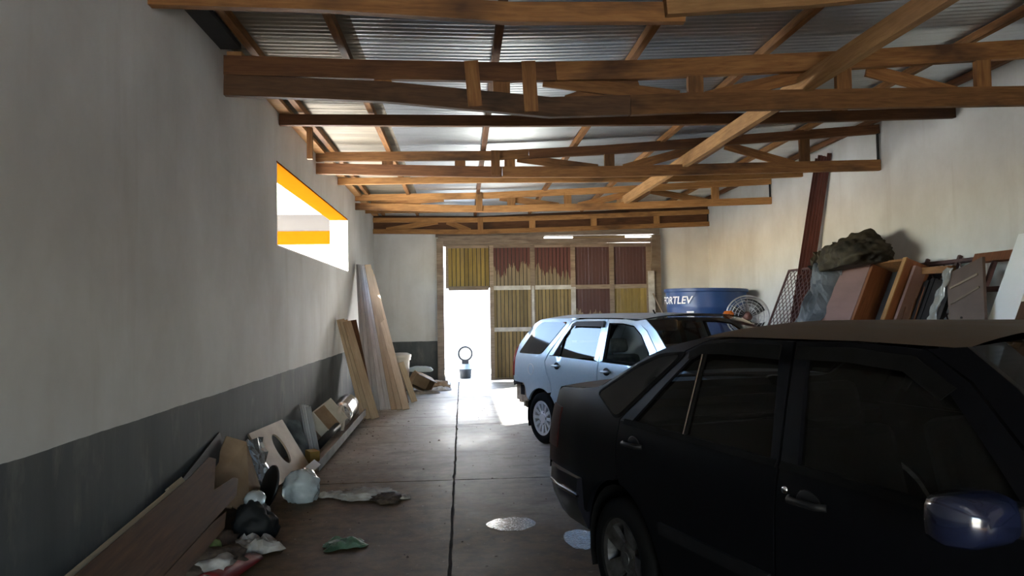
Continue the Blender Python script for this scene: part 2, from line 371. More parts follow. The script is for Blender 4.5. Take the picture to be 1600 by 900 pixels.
def polybar(name, pts, w, h, mat, parent=None):
    """a sagging timber through pts (centre line), vertical faces"""
    m, L = frame(pts[0], pts[-1]); inv = m.inverted(); q = [inv @ Vector(p) for p in pts]
    v = []; f = []
    for p in q: v += [(p.x, p.y - w / 2, p.z - h / 2), (p.x, p.y + w / 2, p.z - h / 2), (p.x, p.y + w / 2, p.z + h / 2), (p.x, p.y - w / 2, p.z + h / 2)]
    n = len(q)
    for i in range(n - 1): f += [(4 * i + k, 4 * i + (k + 1) % 4, 4 * i + 4 + (k + 1) % 4, 4 * i + 4 + k) for k in range(4)]
    f += [(0, 1, 2, 3), (4 * n - 4, 4 * n - 3, 4 * n - 2, 4 * n - 1)]
    return MB().add(v, f).build(name, mat, parent, m)
def lerp(tab, x):
    if x <= tab[0][0]: return tab[0][1]
    for (a, b), (c, d) in zip(tab, tab[1:]):
        if x <= c: return b + (d - b) * (x - a) / (c - a)
    return tab[-1][1]
def round_poly(pts, r, n=4):
    out = []; m = len(pts)
    for i in range(m):
        p = Vector(pts[i]); a = Vector(pts[i - 1]); b = Vector(pts[(i + 1) % m])
        da, db = (a - p), (b - p); ra = min(r, da.length * 0.45); rb = min(r, db.length * 0.45)
        A = p + da.normalized() * ra; B = p + db.normalized() * rb
        for k in range(n + 1):
            t = k / n; out.append(tuple(A * (1 - t) ** 2 + p * 2 * t * (1 - t) + B * t * t))
    return out
def inpoly(p, poly):
    c = False; j = len(poly) - 1
    for i in range(len(poly)):
        if (poly[i][1] > p[1]) != (poly[j][1] > p[1]) and p[0] < (poly[j][0] - poly[i][0]) * (p[1] - poly[i][1]) / (poly[j][1] - poly[i][1]) + poly[i][0]: c = not c
        j = i
    return c
def fill2d(poly, grid=0.07, hole=None):
    """triangulate a polygon (with an optional hole) on a fine grid: points, triangles, boundary loops"""
    def dens(pl):
        o = []
        for i in range(len(pl)):
            a, b = Vector(pl[i]), Vector(pl[(i + 1) % len(pl)]); k = max(1, int((b - a).length / grid))
            o += [a + (b - a) * j / k for j in range(k)]
        return o
    loops = [dens(poly)] + ([dens(hole)] if hole else [])
    pts = []; edges = []
    for l in loops:
        b = len(pts); pts += l; edges += [(b + i, b + (i + 1) % len(l)) for i in range(len(l))]
    nb = list(pts)
    x0, x1 = min(p.x for p in pts), max(p.x for p in pts); y0, y1 = min(p.y for p in pts), max(p.y for p in pts)
    yy = y0 + grid / 2
    while yy < y1:
        xx = x0 + grid / 2
        while xx < x1:
            p = Vector((xx, yy))
            if inpoly(p, poly) and not (hole and inpoly(p, hole)) and min((p - q).length_squared for q in nb) > (grid * 0.5) ** 2: pts.append(p)
            xx += grid
        yy += grid
    V, E, Fc, *_ = delaunay_2d_cdt(pts, edges, [], 0, 1e-5)
    tri = []
    for f in Fc:
        c = sum((V[i] for i in f), Vector((0, 0))) / len(f)
        if inpoly(c, poly) and not (hole and inpoly(c, hole)): tri.append(tuple(f))
    cnt = {}
    for f in tri:
        for i in range(len(f)):
            e = (f[i], f[(i + 1) % len(f)]); k = tuple(sorted(e)); cnt.setdefault(k, []).append(e)
    bnd = [v[0] for v in cnt.values() if len(v) == 1]
    return V, tri, bnd
def crumple(size, seed, sub=4, amp=0.35, freq=2.2, flat=True, smooth=True):
    bm = bmesh.new(); bmesh.ops.create_icosphere(bm, subdivisions=sub, radius=1.0)
    for v in bm.verts:
        p = v.co.copy(); q = p * freq + Vector((seed * 7.3, seed * 3.1, seed * 5.7))
        k = 1 + amp * (noise.noise(q) + 0.6 * abs(noise.noise(q * 2.3)) + 0.35 * noise.noise(q * 5))
        p = p * k
        v.co = Vector((p.x * size[0], p.y * size[1], (max(p.z, -0.55) + 0.55) * size[2] if flat else p.z * size[2]))
    me = bpy.data.meshes.new('crumple'); bm.to_mesh(me); bm.free()
    if flat:
        z = min(v.co.z for v in me.vertices)
        for v in me.vertices: v.co.z -= z
    if smooth: me.polygons.foreach_set('use_smooth', [True] * len(me.polygons))
    return me
def sheet(nu, nv, fn):
    v = [fn(i / nu, j / nv) for j in range(nv + 1) for i in range(nu + 1)]
    f = [(j * (nu + 1) + i, j * (nu + 1) + i + 1, (j + 1) * (nu + 1) + i + 1, (j + 1) * (nu + 1) + i) for j in range(nv) for i in range(nu)]
    return MB().add(v, f)

# ================================================================== THE SETTING
XL, XR, YB, YF = -1.88, 5.485, 15.72, -4.0
RZ = [(-1.9, 3.62), (0.4, 3.595), (1.85, 3.65), (3.2, 3.70), (5.5, 3.87)]
def rz(x): return lerp(RZ, x)
PUH = 0.075
WY0, WY1, WZ0, WZ1 = 7.52, 12.15, 2.20, 3.08
def struct(o): return tag(o, kind='structure')

b = MB()
b.mm((XL - 0.28, YF - 0.2, -0.05), (XL, WY0, 3.72)); b.mm((XL - 0.28, WY1, -0.05), (XL, YB + 0.15, 3.72))
b.mm((XL - 0.28, WY0, -0.05), (XL, WY1, WZ0)); b.mm((XL - 0.28, WY0, WZ1), (XL, WY1, 3.72))
wl = struct(b.build('wall_left', 'wall'))
b = MB().mm((XR, YF - 0.2, -0.05), (XR + 0.2, YB + 0.15, 3.98)); struct(b.build('wall_right', 'wall'))
GX0, GX1, GZ = -0.40, 4.27, 3.20
def toppoly(x0, x1, z0):
    xs = [x0] + [x for x, _ in RZ if x0 < x < x1] + [x1]
    return [(x0, z0), (x1, z0)] + [(x, rz(x) + PUH + 0.01) for x in reversed(xs)]
b = MB()
b.prism(toppoly(XL, GX0, -0.05), 1, YB, YB + 0.15); b.prism(toppoly(GX1, XR, -0.05), 1, YB, YB + 0.15); b.prism(toppoly(GX0, GX1, GZ), 1, YB, YB + 0.15)
struct(b.build('wall_back', 'wall'))
b = MB()
b.prism(toppoly(XL, -0.6, -0.05), 1, YF - 0.15, YF); b.prism(toppoly(1.8, XR, -0.05), 1, YF - 0.15, YF); b.prism(toppoly(-0.6, 1.8, 2.3), 1, YF - 0.15, YF)
struct(b.build('wall_front', 'wall'))

# floor: cast slabs with open joints
fl = struct(MB().mm((XL - 0.1, YF - 0.3, -0.20), (XR + 0.1, YB + 0.3, -0.022)).build('floor', simple('joint_dirt', (0.02, 0.016, 0.012), None, 0.95)))
xs = [XL, -0.09, 1.88, 3.75, XR]; ys = [YF - 0.3, 0.1, 3.25, 6.52, 9.75, 12.9, YB + 0.3]
for i in range(4):
    for j in range(6):
        p = [(xs[i] + 0.006, ys[j] + 0.005), (xs[i + 1] - 0.006, ys[j] + 0.005), (xs[i + 1] - 0.006, ys[j + 1] - 0.005), (xs[i] + 0.006, ys[j + 1] - 0.005)]
        # chipped edges along the joints
        q = []
        for k in range(4):
            a, c = Vector(p[k]), Vector(p[(k + 1) % 4]); n = max(2, int((c - a).length / 0.12))
            for m in range(n):
                pt = a + (c - a) * m / n; d = Vector((-(c - a).y, (c - a).x)).normalized()
                q.append(tuple(pt + d * (abs(random.gauss(0, 0.005)) if m else 0)))
        MB().prism(q, 2, -0.02, 0.0).build('floor_slab', 'floor', fl)

# roof: corrugated sheets, corrugations running up the slope
ceil = empty('ceiling', (1.8, 6, 3.7)); struct(ceil)
def corr(x0, x1, ylen, pitch=0.076, amp=0.0065, nseg=6):
    ny = int(ylen / pitch * 8)
    v = []; f = []
    for i in range(nseg + 1):
        x = x0 + (x1 - x0) * i / nseg
        for j in range(ny + 1):
            y = ylen * j / ny
            v.append((x, y, rz(x) + PUH + amp + 0.001 + amp * math.sin(2 * PI * y / pitch)))
    for i in range(nseg):
        for j in range(ny):
            a = i * (ny + 1) + j; f.append((a, a + 1, a + ny + 2, a + ny + 1))
    return MB().add(v, f).mesh('roof_sheet')
cols = [(XL - 0.28, -0.80, 'oldsheet', 0.0), (-0.86, 2.42, 'zinc', 0.003), (2.36, XR + 0.2, 'zinc', 0.006)]
for (x0, x1, mt, dz) in cols:
    me = corr(x0, x1, 1.06); me.materials.append(MAT[mt]); me.polygons.foreach_set('use_smooth', [True] * len(me.polygons))
    y = YF - 0.2; k = 0
    while y < YB + 0.2:
        o = link('roof_sheet', me, None, ceil, Matrix.Translation((0, y, dz + 0.004 * (k % 2)))); y += 1.0; k += 1

# ---- roof timbers
ORD = ['first', 'second', 'third', 'fourth', 'fifth', 'sixth', 'seventh', 'eighth']
for k, (x, mt) in enumerate([(-1.66, 'beam'), (-0.93, 'beam'), (0.31, 'beam_dark'), (1.50, 'beam'), (2.65, 'beam'), (3.62, 'beam_dark'), (4.52, 'beam'), (5.36, 'beam_dark')]):
    o = bar('purlin', (x, YF, rz(x) + PUH / 2 - 0.002), (x, YB - 0.01, rz(x) + PUH / 2 - 0.002), 0.06, PUH - 0.004, mt)
    tag(o, 'long roof purlin running to the gate, %s one from the left wall' % ORD[k], 'purlin', 'roof purlins')
o = MB().mm((XL + 0.001, -1, 3.60), (XL + 0.16, 5.8, 3.64)).build('wall_plate', 'dado_dark'); tag(o, 'blackened board along the top of the left wall under the roof', 'board')
o = MB().mm((XL + 0.001, 5.95, 3.60), (XL + 0.12, 15.6, 3.64)).build('wall_plate', 'beam_pale'); tag(o, 'pale board along the top of the left wall above the window', 'board')

def truss(label, yl, yr, tc, hc, bc, hb, posts, diags, mat1, mat2, blocks=(), plates=(), ts=None, bs=None):
    Y = lambda x: yl + (yr - yl) * (x - XL) / (XR - XL)
    t = tag(empty('roof_truss', (1.8, (yl + yr) / 2, 3.2)), label, 'truss', 'roof trusses')
    def chord(nm, tab, h, sg, mt, sp):
        if not sp: polybar(nm, [(x, Y(x), z + sg * h / 2) for x, z in tab], 0.06, h, mt, t); return
        xs_, ma, mb_ = sp; zs = lerp(tab, xs_)
        A = [p for p in tab if p[0] < xs_ - 0.02] + [(xs_ - 0.002, zs)]; B = [(xs_ + 0.002, zs)] + [p for p in tab if p[0] > xs_ + 0.02]
        polybar(nm, [(x, Y(x), z + sg * h / 2) for x, z in A], 0.06, h, ma, t); polybar(nm, [(x, Y(x), z + sg * h / 2) for x, z in B], 0.06, h, mb_, t)
    chord('top_chord', tc, hc, -1, mat1, ts); chord('bottom_chord', bc, hb, 1, mat2, bs)
    tt = lambda x: lerp(tc, x) - hc; bt = lambda x: lerp(bc, x) + hb
    for x in posts: bar('post', (x, Y(x) , bt(x) - 0.05), (x, Y(x), tt(x) + 0.05), 0.05, 0.13, mat1, t, (1, 0, 0))
    for x in blocks: bar('block', (x, Y(x) + 0.015, bt(x) - 0.02), (x, Y(x) + 0.015, tt(x) + 0.02), 0.05, 0.14, mat1, t, (1, 0, 0))
    for x, dx in plates: bar('plate', (x + dx, Y(x) - 0.045, lerp(bc, x) + 0.02), (x, Y(x) - 0.045, lerp(tc, x)), 0.025, 0.115, mat1, t, (1, 0, 0))
    for (xa, a, xb_, b_) in diags:
        za = (tt(xa) + 0.02) if a == 't' else (bt(xa) - 0.02); zb = (tt(xb_) + 0.02) if b_ == 't' else (bt(xb_) - 0.02)
        oy = 0.03 + 0.03 * len([1 for o_ in t.children if o_.name.startswith('brace')])
        bar('brace', (xa, Y(xa) + oy, za), (xb_, Y(xb_) + oy, zb), 0.028, 0.11, mat1, t)
    # iron strap where the right end meets the wall
    xe = XR - 0.02
    MB().mm((xe - 0.012, Y(xe) - 0.02, lerp(bc, xe)), (xe, Y(xe) + 0.02, lerp(tc, xe))).build('strap', 'blk_plastic', t)
truss('nearest roof truss, dark water stains and two upright plates at midspan', 5.9, 5.9,
      [(-1.88, 3.58), (-0.6, 3.55), (0.4, 3.54), (1.5, 3.57), (3.18, 3.66), (5.48, 3.82)], 0.155,
      [(-1.88, 3.258), (-0.6, 3.212), (0.75, 3.09), (1.5, 3.113), (2.38, 3.155), (5.48, 3.22)], 0.165,
      [1.98, 3.27, 4.52], [(0.7, 't', 1.85, 'b'), (0.9, 'b', 1.5, 't'), (2.1, 'b', 3.1, 't'), (3.55, 't', 4.4, 'b')], 'beam', 'beam', [-0.62, 0.35], [(0.10, 0.03), (0.57, 0.02)], (0.80, 'beam_dark', 'beam'), (1.42, 'beam_grim', 'beam'))
truss('second roof truss from the camera, resting above the middle of the window', 9.57, 9.05,
      [(-1.88, 3.62), (0.42, 3.60), (1.85, 3.65), (5.48, 3.87)], 0.12,
      [(-1.88, 3.335), (0.42, 3.255), (1.85, 3.235), (5.48, 3.265)], 0.14,
      [1.95, 4.50], [(0.75, 't', 1.8, 'b'), (2.15, 'b', 3.2, 't'), (3.5, 't', 4.4, 'b')], 'beam', 'beam', [-0.95, 0.0, 0.65], [(0.46, 0.0)], (0.90, 'beam', 'beam_dark'), (0.55, 'beam_dark', 'beam'))
truss('third roof truss, toned lit orange, between the window and the gate', 13.05, 12.38,
      [(-1.88, 3.635), (0.46, 3.63), (2.4, 3.68), (5.48, 3.79)], 0.11,
      [(-1.88, 3.365), (0.46, 3.275), (2.4, 3.28), (5.48, 3.33)], 0.12,
      [1.9, 4.5], [(-1.6, 'b', -0.3, 't'), (0.7, 't', 1.75, 'b'), (2.1, 'b', 3.2, 't'), (3.4, 't', 4.4, 'b')], 'beam_lit', 'beam_lit', [0.9], [(0.33, 0.0)])
truss('farthest roof truss, standing against the back wall over the gate', 15.62, 15.62,
      [(-1.88, 3.56), (0.3, 3.55), (2.4, 3.60), (5.48, 3.70)], 0.10,
      [(-1.88, 3.22), (0.3, 3.19), (2.4, 3.24), (5.48, 3.33)], 0.10,
      [1.55, 2.9, 4.3], [(-1.6, 'b', -0.5, 't'), (-0.3, 't', 0.2, 'b'), (0.5, 't', 1.4, 'b'), (1.75, 'b', 2.7, 't'), (3.0, 't', 4.1, 'b')], 'beam_lit', 'beam_lit', [], [(0.42, 0.0)])
o = polybar('cross_beam', [(-1.88, 4.5, 3.45), (-0.8, 4.45, 3.41), (0.33, 4.42, 3.337), (1.42, 4.40, 3.345)], 0.06, 0.125, 'beam'); tag(o, 'nearest cross beam at the top of the picture, left length with dark stains', 'beam')
o = polybar('cross_beam', [(1.28, 4.335, 3.365), (2.17, 4.33, 3.43), (2.81, 4.32, 3.495), (5.48, 4.3, 3.74)], 0.06, 0.13, 'beam_pale'); tag(o, 'nearest cross beam at the top of the picture, paler right length rising to the wall', 'beam')
o = polybar('cross_beam', [(-1.88, 7.66, 3.535), (0.56, 7.64, 3.525), (3.1, 7.62, 3.55), (5.48, 7.6, 3.62)], 0.06, 0.115, 'beam_dark'); tag(o, 'dark single cross beam right behind the nearest truss', 'beam')
o = polybar('cross_beam', [(-1.88, 11.23, 3.54), (0.41, 11.2, 3.56), (3.87, 11.2, 3.57), (5.48, 11.2, 3.64)], 0.06, 0.10, 'beam_lit'); tag(o, 'thin cross beam toned lit orange right behind the second truss', 'beam')
o = polybar('cross_beam', [(-1.88, 14.4, 3.54), (0.41, 14.4, 3.55), (3.87, 14.4, 3.60), (5.48, 14.4, 3.66)], 0.06, 0.10, 'beam_lit'); tag(o, 'short-looking cross beam between the third truss and the back wall truss', 'beam')
struct(MB().prism([(XL, 3.26)] + [(XR, 3.36)] + [(x, rz(x) + 0.0) for x in (XR, 3.2, 1.85, 0.4, XL)], 1, 15.685, 15.715).build('trim_2', 'beam_dark'))
o = bar('tie_beam', (2.95, 2.6, 3.36), (2.92, 13.2, 3.46), 0.07, 0.15, 'beam_pale'); tag(o, 'long pale tie beam lying over the lower chords and running to depth', 'beam')
o = bar('timber_offcut', (-1.70, 8.3, 3.26), (-1.70, 8.3, 3.62), 0.06, 0.06, 'beam', None, (1, 0, 0)); tag(o, 'short stub of timber hanging down beside the left wall above the window', 'timber')

# ---- window opening on the left with its lining
w1 = struct(empty('window_1', (XL - 0.14, 9.8, WZ0)))
MB().mm((XL - 0.285, WY0, WZ1 - 0.02), (XL + 0.002, WY1, WZ1)).build('head_lining', 'orange_paint_and_bounce', w1)  # warm bounce light under the head put into the lining's colour
MB().mm((XL - 0.285, WY0, WZ0), (XL + 0.002, WY1, WZ0 + 0.015)).build('sill', 'white_paint', w1)
MB().mm((XL - 0.285, WY1 - 0.02, WZ0 + 0.015), (XL + 0.002, WY1, WZ1 - 0.02)).build('jamb', 'white_paint', w1)
MB().mm((XL - 0.285, WY0, WZ0 + 0.015), (XL + 0.002, WY0 + 0.02, WZ1 - 0.02)).build('jamb', 'white_paint', w1)

# ---- gate
g = tag(empty('wooden_gate', (1.9, YB, 0)), 'large plank gate in worn ochre and oxide red paint filling the back wall', 'gate')
gx = [-0.335, 0.64, 1.548, 2.438, 3.295, 4.12]; gz = [0.03, 1.12, 2.025, 2.95]
GY = 15.70
MB().mm((-0.53, 15.56, 0), (-0.385, 15.72, 3.10)).build('gate_post', 'greywood', g)
MB().mm((4.17, 15.56, 0), (4.36, 15.72, 3.14)).build('gate_post', 'greywood', g)
bar('header', (-0.53, 15.66, 3.02), (4.3, 15.66, 3.035), 0.09, 0.085, 'greywood', g)
bar('lintel', (-0.55, 15.66, 3.20), (4.36, 15.66, 3.225), 0.09, 0.12, 'greywood', g)
bar('slit_cover', (-0.5, 15.60, 3.105), (1.80, 15.60, 3.105), 0.04, 0.10, 'greywood', g)  # boards added to cover most of the light slit above the gate
bar('slit_cover', (2.45, 15.74, 3.10), (3.62, 15.74, 3.105), 0.03, 0.07, 'tanpl', g)
bar('slit_cover', (-0.4, 15.74, 2.962), (4.25, 15.74, 2.967), 0.03, 0.05, 'greywood', g)
bar('slit_cover', (1.7, 15.62, 3.076), (4.3, 15.62, 3.082), 0.03, 0.024, 'greywood', g)
bar('slit_cover', (1.7, 15.62, 3.132), (4.3, 15.62, 3.140), 0.03, 0.024, 'greywood', g)
rowmat = {(0, 2): 'yellow', (1, 2): 'red_a', (2, 2): 'red_a', (3, 2): 'red_b', (4, 2): 'red_b', (1, 1): 'tanpl', (2, 1): 'tanpl', (3, 1): 'red_c', (4, 1): 'yellow', (1, 0): 'tanpl', (2, 0): 'tanpl', (3, 0): 'tanpl', (4, 0): 'yellow'}
for (c, r), mt in rowmat.items():
    x0, x1 = gx[c] + 0.04, gx[c + 1] - 0.04; n = 10; wv = (x1 - x0) / n
    for k in range(n):
        gap = random.uniform(0.013, 0.019) if c < 3 else random.choice([0.0020, 0.0024, 0.0032])
        xc = x0 + wv * (k + 0.5); za, zb = gz[r] + 0.01, gz[r + 1] - 0.01
        upv = (1, 0, 0)
        bar('plank', (xc, GY + 0.028 + random.uniform(0, 0.005), za), (xc, GY + 0.028, zb), 0.022, wv - gap, mt, g, upv)
        if c < 3: pass
for c in range(3):   # black backing added: joint shade in its colour, light only through two right bays
    for r in range(3):
        if (c, r) in rowmat: MB().mm((gx[c], GY + 0.046, gz[r]), (gx[c + 1], GY + 0.056, gz[r + 1])).build('backing_board', 'dado_dark', g)
for i, x in enumerate(gx):
    if i == 0: MB().mm((x - 0.01, GY - 0.02, gz[2] - 0.0), (x + 0.05, GY + 0.02, gz[3])).build('stile', 'greywood', g)
    elif i == 1: MB().mm((x - 0.035, GY - 0.02, gz[0]), (x + 0.055, GY + 0.02, gz[3])).build('stile', 'greywood', g)
    elif i == 3:
        MB().mm((x - 0.05, GY - 0.02, gz[2]), (x + 0.05, GY + 0.02, gz[3])).build('stile', 'greywood', g)
        MB().mm((x - 0.05, GY - 0.02, gz[0]), (x + 0.05, GY + 0.02, gz[2])).build('stile', 'paler', g)
    else: MB().mm((x - 0.05, GY - 0.02, gz[0]), (x + 0.05, GY + 0.02, gz[3])).build('stile', 'greywood', g)
for c in range(5):
    for r in range(4):
        if c == 0 and r < 2: continue
        mt = 'paler' if (c in (1, 2) and r in (1, 2)) else 'greywood'
        h = 0.045 if r != 3 else 0.05
        MB().mm((gx[c] + 0.05, GY - 0.015, gz[r] - h * (r != 0)), (gx[c + 1] - 0.05, GY + 0.018, gz[r] + h * (r != 3))).build('rail', mt, g)
MB().mm((1.52, GY - 0.03, 1.12), (1.575, GY - 0.018, 2.06)).build('stile_batten', 'paler', g)
o = bar('white_batten', (4.13, 15.44, 0.0), (4.13, 15.535, 2.35), 0.02, 0.14, 'paler', None, (1, 0, 0)); tag(o, 'whitish batten standing at the right end of the gate', 'batten')

# ---- outdoors
yard = struct(MB().mm((-40, -40, -0.30), (50, 60, -0.205)).build('yard_ground', 'yard'))
o = MB().mm((-0.6, 16.03, -0.204), (6, 19.5, -0.02)).build('trim_1', 'yard'); struct(o)
bw = tag(empty('neighbour_house', (-9, 22, -0.2)), 'house beyond the left window with pale grey wall and orange band', 'house')
MB().mm((-16, 22, -0.2), (-2.6, 26, 3.62)).build('wall', 'white_paint', bw)
MB().mm((-16.05, 21.95, 3.62), (-2.55, 26, 4.02)).build('orange_band', 'orange_paint_and_bounce', bw)
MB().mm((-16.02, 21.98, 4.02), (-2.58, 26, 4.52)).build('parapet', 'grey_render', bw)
MB().mm((-16.5, 17.2, 4.52), (-2.2, 26, 4.66)).build('shade_eave', 'white_paint', bw)  # overhang added, and drawn deep, to keep sun off the house front
o = MB().mm((-2.2, 27, -0.2), (14, 27.3, 5.0)).build('yard_wall', 'white_paint'); tag(o, 'bright white wall across the yard outside the doorway', 'wall')
bk = tag(empty('bucket', (0.06, 16.85, -0.02)), 'dark bucket with pale blue rim standing outside the open doorway', 'bucket')
MB().lathe([(0.0, 0.0), (0.125, 0.0), (0.155, 0.22), (0.15, 0.22), (0.12, 0.02), (0, 0.02)], 24).build('body', 'seat', bk, Matrix.Translation((0.06, 16.85, -0.02)), smooth=True)
MB().lathe([(0.155, 0.22), (0.168, 0.34), (0.160, 0.34), (0.148, 0.22)], 24).build('rim', 'bluewhite', bk, Matrix.Translation((0.06, 16.85, -0.02)), smooth=True)
dk = tag(empty('round_dial', (0.06, 16.85, 0.34)), 'round white disc with dark rim standing on the bucket outside', 'disc')
MB().ring(0.155, 0.022, (0.06, 16.85, 0.55), 'Y').build('rim', 'seat', dk, smooth=True)
MB().lathe([(0, 0.01), (0.15, 0.01), (0.15, -0.01), (0, -0.01)], 32, 'Y', (0.06, 16.85, 0.55)).build('disc', 'white_paint', dk)
MB().mm((-0.02, 16.80, 0.30), (0.14, 16.9, 0.40)).build('foot', 'seat', dk)

# ================================================================== CARS
def smoothpath(pts, n=6):
    """Catmull-Rom through pts"""
    P = [Vector(p) for p in pts]; out = []
    for i in range(len(P) - 1):
        a, b_, c, d = P[max(i - 1, 0)], P[i], P[i + 1], P[min(i + 2, len(P) - 1)]
        for k in range(n):
            t = k / n
            out.append(0.5 * ((2 * b_) + (c - a) * t + (2 * a - 5 * b_ + 4 * c - d) * t * t + (3 * b_ - a - 3 * c + d) * t ** 3))
    out.append(P[-1]); return [tuple(p) for p in out]
class Car:
    def __init__(s, name, label, loc, rzz, plan, vert):
        s.root = tag(empty(name, loc, rzz), label, 'car'); s.plan = plan; s.vert = vert
    def w(s, x, z): return lerp(s.plan, x) + lerp(s.vert, z)
    def obj(s, mb, name, mat, parent=None, smooth=True, auto=None, bevel=0.0):
        return mb.build(name, mat, parent or s.root, None, smooth, bevel, True, auto)
    def panel(s, name, poly, mat, side, off=0.0, fl=0.025, grid=0.07, parent=None, hole=None):
        V, tri, bnd = fill2d(poly, grid, hole)
        v = [(p.x, side * (s.w(p.x, p.y) + off), p.y) for p in V]; f = list(tri)
        n = len(v)
        if fl:
            idx = {}
            for a, b_ in bnd:
                for q in (a, b_):
                    if q not in idx: idx[q] = len(v); v.append((v[q][0], v[q][1] - side * fl, v[q][2]))
            f += [(b_, a, idx[a], idx[b_]) for a, b_ in bnd]
        return s.obj(MB().add(v, f), name, mat, parent, True, 40)
    def both(s, name, poly, mat, **k):
        return [s.panel(name, poly, mat, sd, **k) for sd in (-1, 1)]
    def strip(s, name, a, b_, mat, side, off=0.0, parent=None, th=0.02):
        """band between two polylines of equal length on the side surface"""
        v = []; f = []; n = len(a)
        for p, q in zip(a, b_):
            for (x, z) in (p, q): v.append((x, side * (s.w(x, z) + off), z))
            for (x, z) in (q, p): v.append((x, side * (s.w(x, z) + off - th), z))
        for i in range(n - 1):
            for k in range(4): f.append((4 * i + k, 4 * i + (k + 1) % 4, 4 * i + 4 + (k + 1) % 4, 4 * i + 4 + k))
        f += [(0, 1, 2, 3), (4 * n - 4, 4 * n - 3, 4 * n - 2, 4 * n - 1)]
        return s.obj(MB().add(v, f), name, mat, parent, True, 40)
    def loft(s, name, prof, mat, bx=0.0, bz=0.0, e=2.0, ny=14, inset=0.0, th=0.0, parent=None, yr=(-1, 1)):
        """surface from side to side; prof: list of (x, z) or (x, z, bx, bz) on the side edge"""
        v = []; f = []
        for p in prof:
            x, z = p[0], p[1]; dx, dz = (p[2], p[3]) if len(p) > 2 else (bx, bz)
            hw = s.w(x, z) - inset
            for j in range(ny + 1):
                t = yr[0] + (yr[1] - yr[0]) * j / ny; k = 1 - abs(t) ** e
                v.append((x + dx * k, t * hw, z + dz * k))
        m = ny + 1
        for i in range(len(prof) - 1):
            f += [(i * m + j, i * m + j + 1, (i + 1) * m + j + 1, (i + 1) * m + j) for j in range(ny)]
        o = s.obj(MB().add(v, f), name, mat, parent, True, 40)
        if th:
            md = o.modifiers.new('thick', 'SOLIDIFY'); md.thickness = th; md.offset = 0
        return o
    def bumper(s, name, path, prof, mat, parent=None):
        """plan path (x, y) of one half, mirrored; prof (out, z)"""
        P = [Vector(p) for p in path]; P = P + [Vector((p.x, -p.y)) for p in reversed(P)]
        v = []; f = []; n = len(prof)
        for i, p in enumerate(P):
            d = (P[min(i + 1, len(P) - 1)] - P[max(i - 1, 0)]).normalized(); nn = Vector((d.y, -d.x))
            v += [(p.x + nn.x * o, p.y + nn.y * o, z) for o, z in prof]
        for i in range(len(P) - 1):
            f += [(i * n + k, i * n + (k + 1) % n, (i + 1) * n + (k + 1) % n, (i + 1) * n + k) for k in range(n)]
        f += [tuple(range(n)), tuple(range((len(P) - 1) * n, len(P) * n))]
        return s.obj(MB().add(v, f), name, mat, parent, True, 35)
    def seat(s, x, y, mat, wd=0.25, back=0.62, tilt=0.25, head=True):
        c = MB().box((x, y, 0.36), (0.50, wd * 2, 0.16)); o = s.obj(c, 'seat', mat, None, False, None, 0.04)
        R = Matrix.Rotation(-tilt, 3, 'Y')
        bk = MB().box(Vector((x - 0.24, y, 0.42)) + R @ Vector((0, 0, back / 2)), (0.13, wd * 1.9, back), R)
        s.obj(bk, 'seat_back', mat, o, False, None, 0.045)
        if head:
            hd = MB().box(Vector((x - 0.24, y, 0.42)) + R @ Vector((0, 0, back + 0.10)), (0.09, 0.24, 0.15), R); s.obj(hd, 'headrest', mat, o, False, None, 0.035)
        return o
    def wheels(s, tyre, rim, cap, xs, ytrack, R):
        for x in xs:
            for sd in (-1, 1):
                v = []; n_ = 16; rr = R + 0.062
                for k in range(n_ + 1):
                    a = PI * (-0.12 + 1.24 * k / n_)
                    for yy in (0.50, s.w(x, 0.6) - 0.03): v.append((x + rr * math.cos(a), sd * yy, R + rr * math.sin(a)))
                f = [(2 * k, 2 * k + 2, 2 * k + 3, 2 * k + 1) for k in range(n_)] + [tuple(2 * k for k in range(n_ + 1))]
                s.obj(MB().add(v, f), 'wheel_well', 'rubber', None, False)
        slot_disc = MB().lathe([(0, 0.0), (0.165, 0.0), (0.165, 0.03), (0, 0.03)], 28, 'Y').mesh('slot_disc'); slot_disc.materials.append(MAT['blk_plastic'])  # dark disc added behind the rim, slot shade put into its colour
        for x in xs:
            for sd in (-1, 1):
                mw = Matrix.Translation((x, sd * ytrack, R)) @ (Matrix.Identity(4) if sd < 0 else Matrix.Rotation(PI, 4, 'Z'))
                o = link('wheel', tyre, None, None, mw); lchild(o, s.root)
                a = link('rim', rim, None); lchild(a, o)
                c_ = link('hub_cap', cap, None); lchild(c_, o)
                b_ = link('rim_backing', slot_disc, None); lchild(b_, o)
def tyre_mesh(R, Rr, wd, mat='rubber'):
    h = wd / 2
    prof = [(Rr, -h * 0.80), (Rr + 0.012, -h * 0.95), (Rr + (R - Rr) * 0.45, -h), (R - 0.022, -h * 0.92), (R - 0.004, -h * 0.72), (R, -h * 0.45), (R, h * 0.45), (R - 0.004, h * 0.72), (R - 0.022, h * 0.92), (Rr + (R - Rr) * 0.45, h), (Rr, h * 0.8), (Rr - 0.015, h * 0.7), (Rr - 0.02, -h * 0.6), (Rr, -h * 0.80)]
    me = MB().lathe(prof, 44, 'Y').mesh('tyre'); me.materials.append(MAT[mat]); me.polygons.foreach_set('use_smooth', [True] * len(me.polygons)); autosmooth(me, 40)
    return me
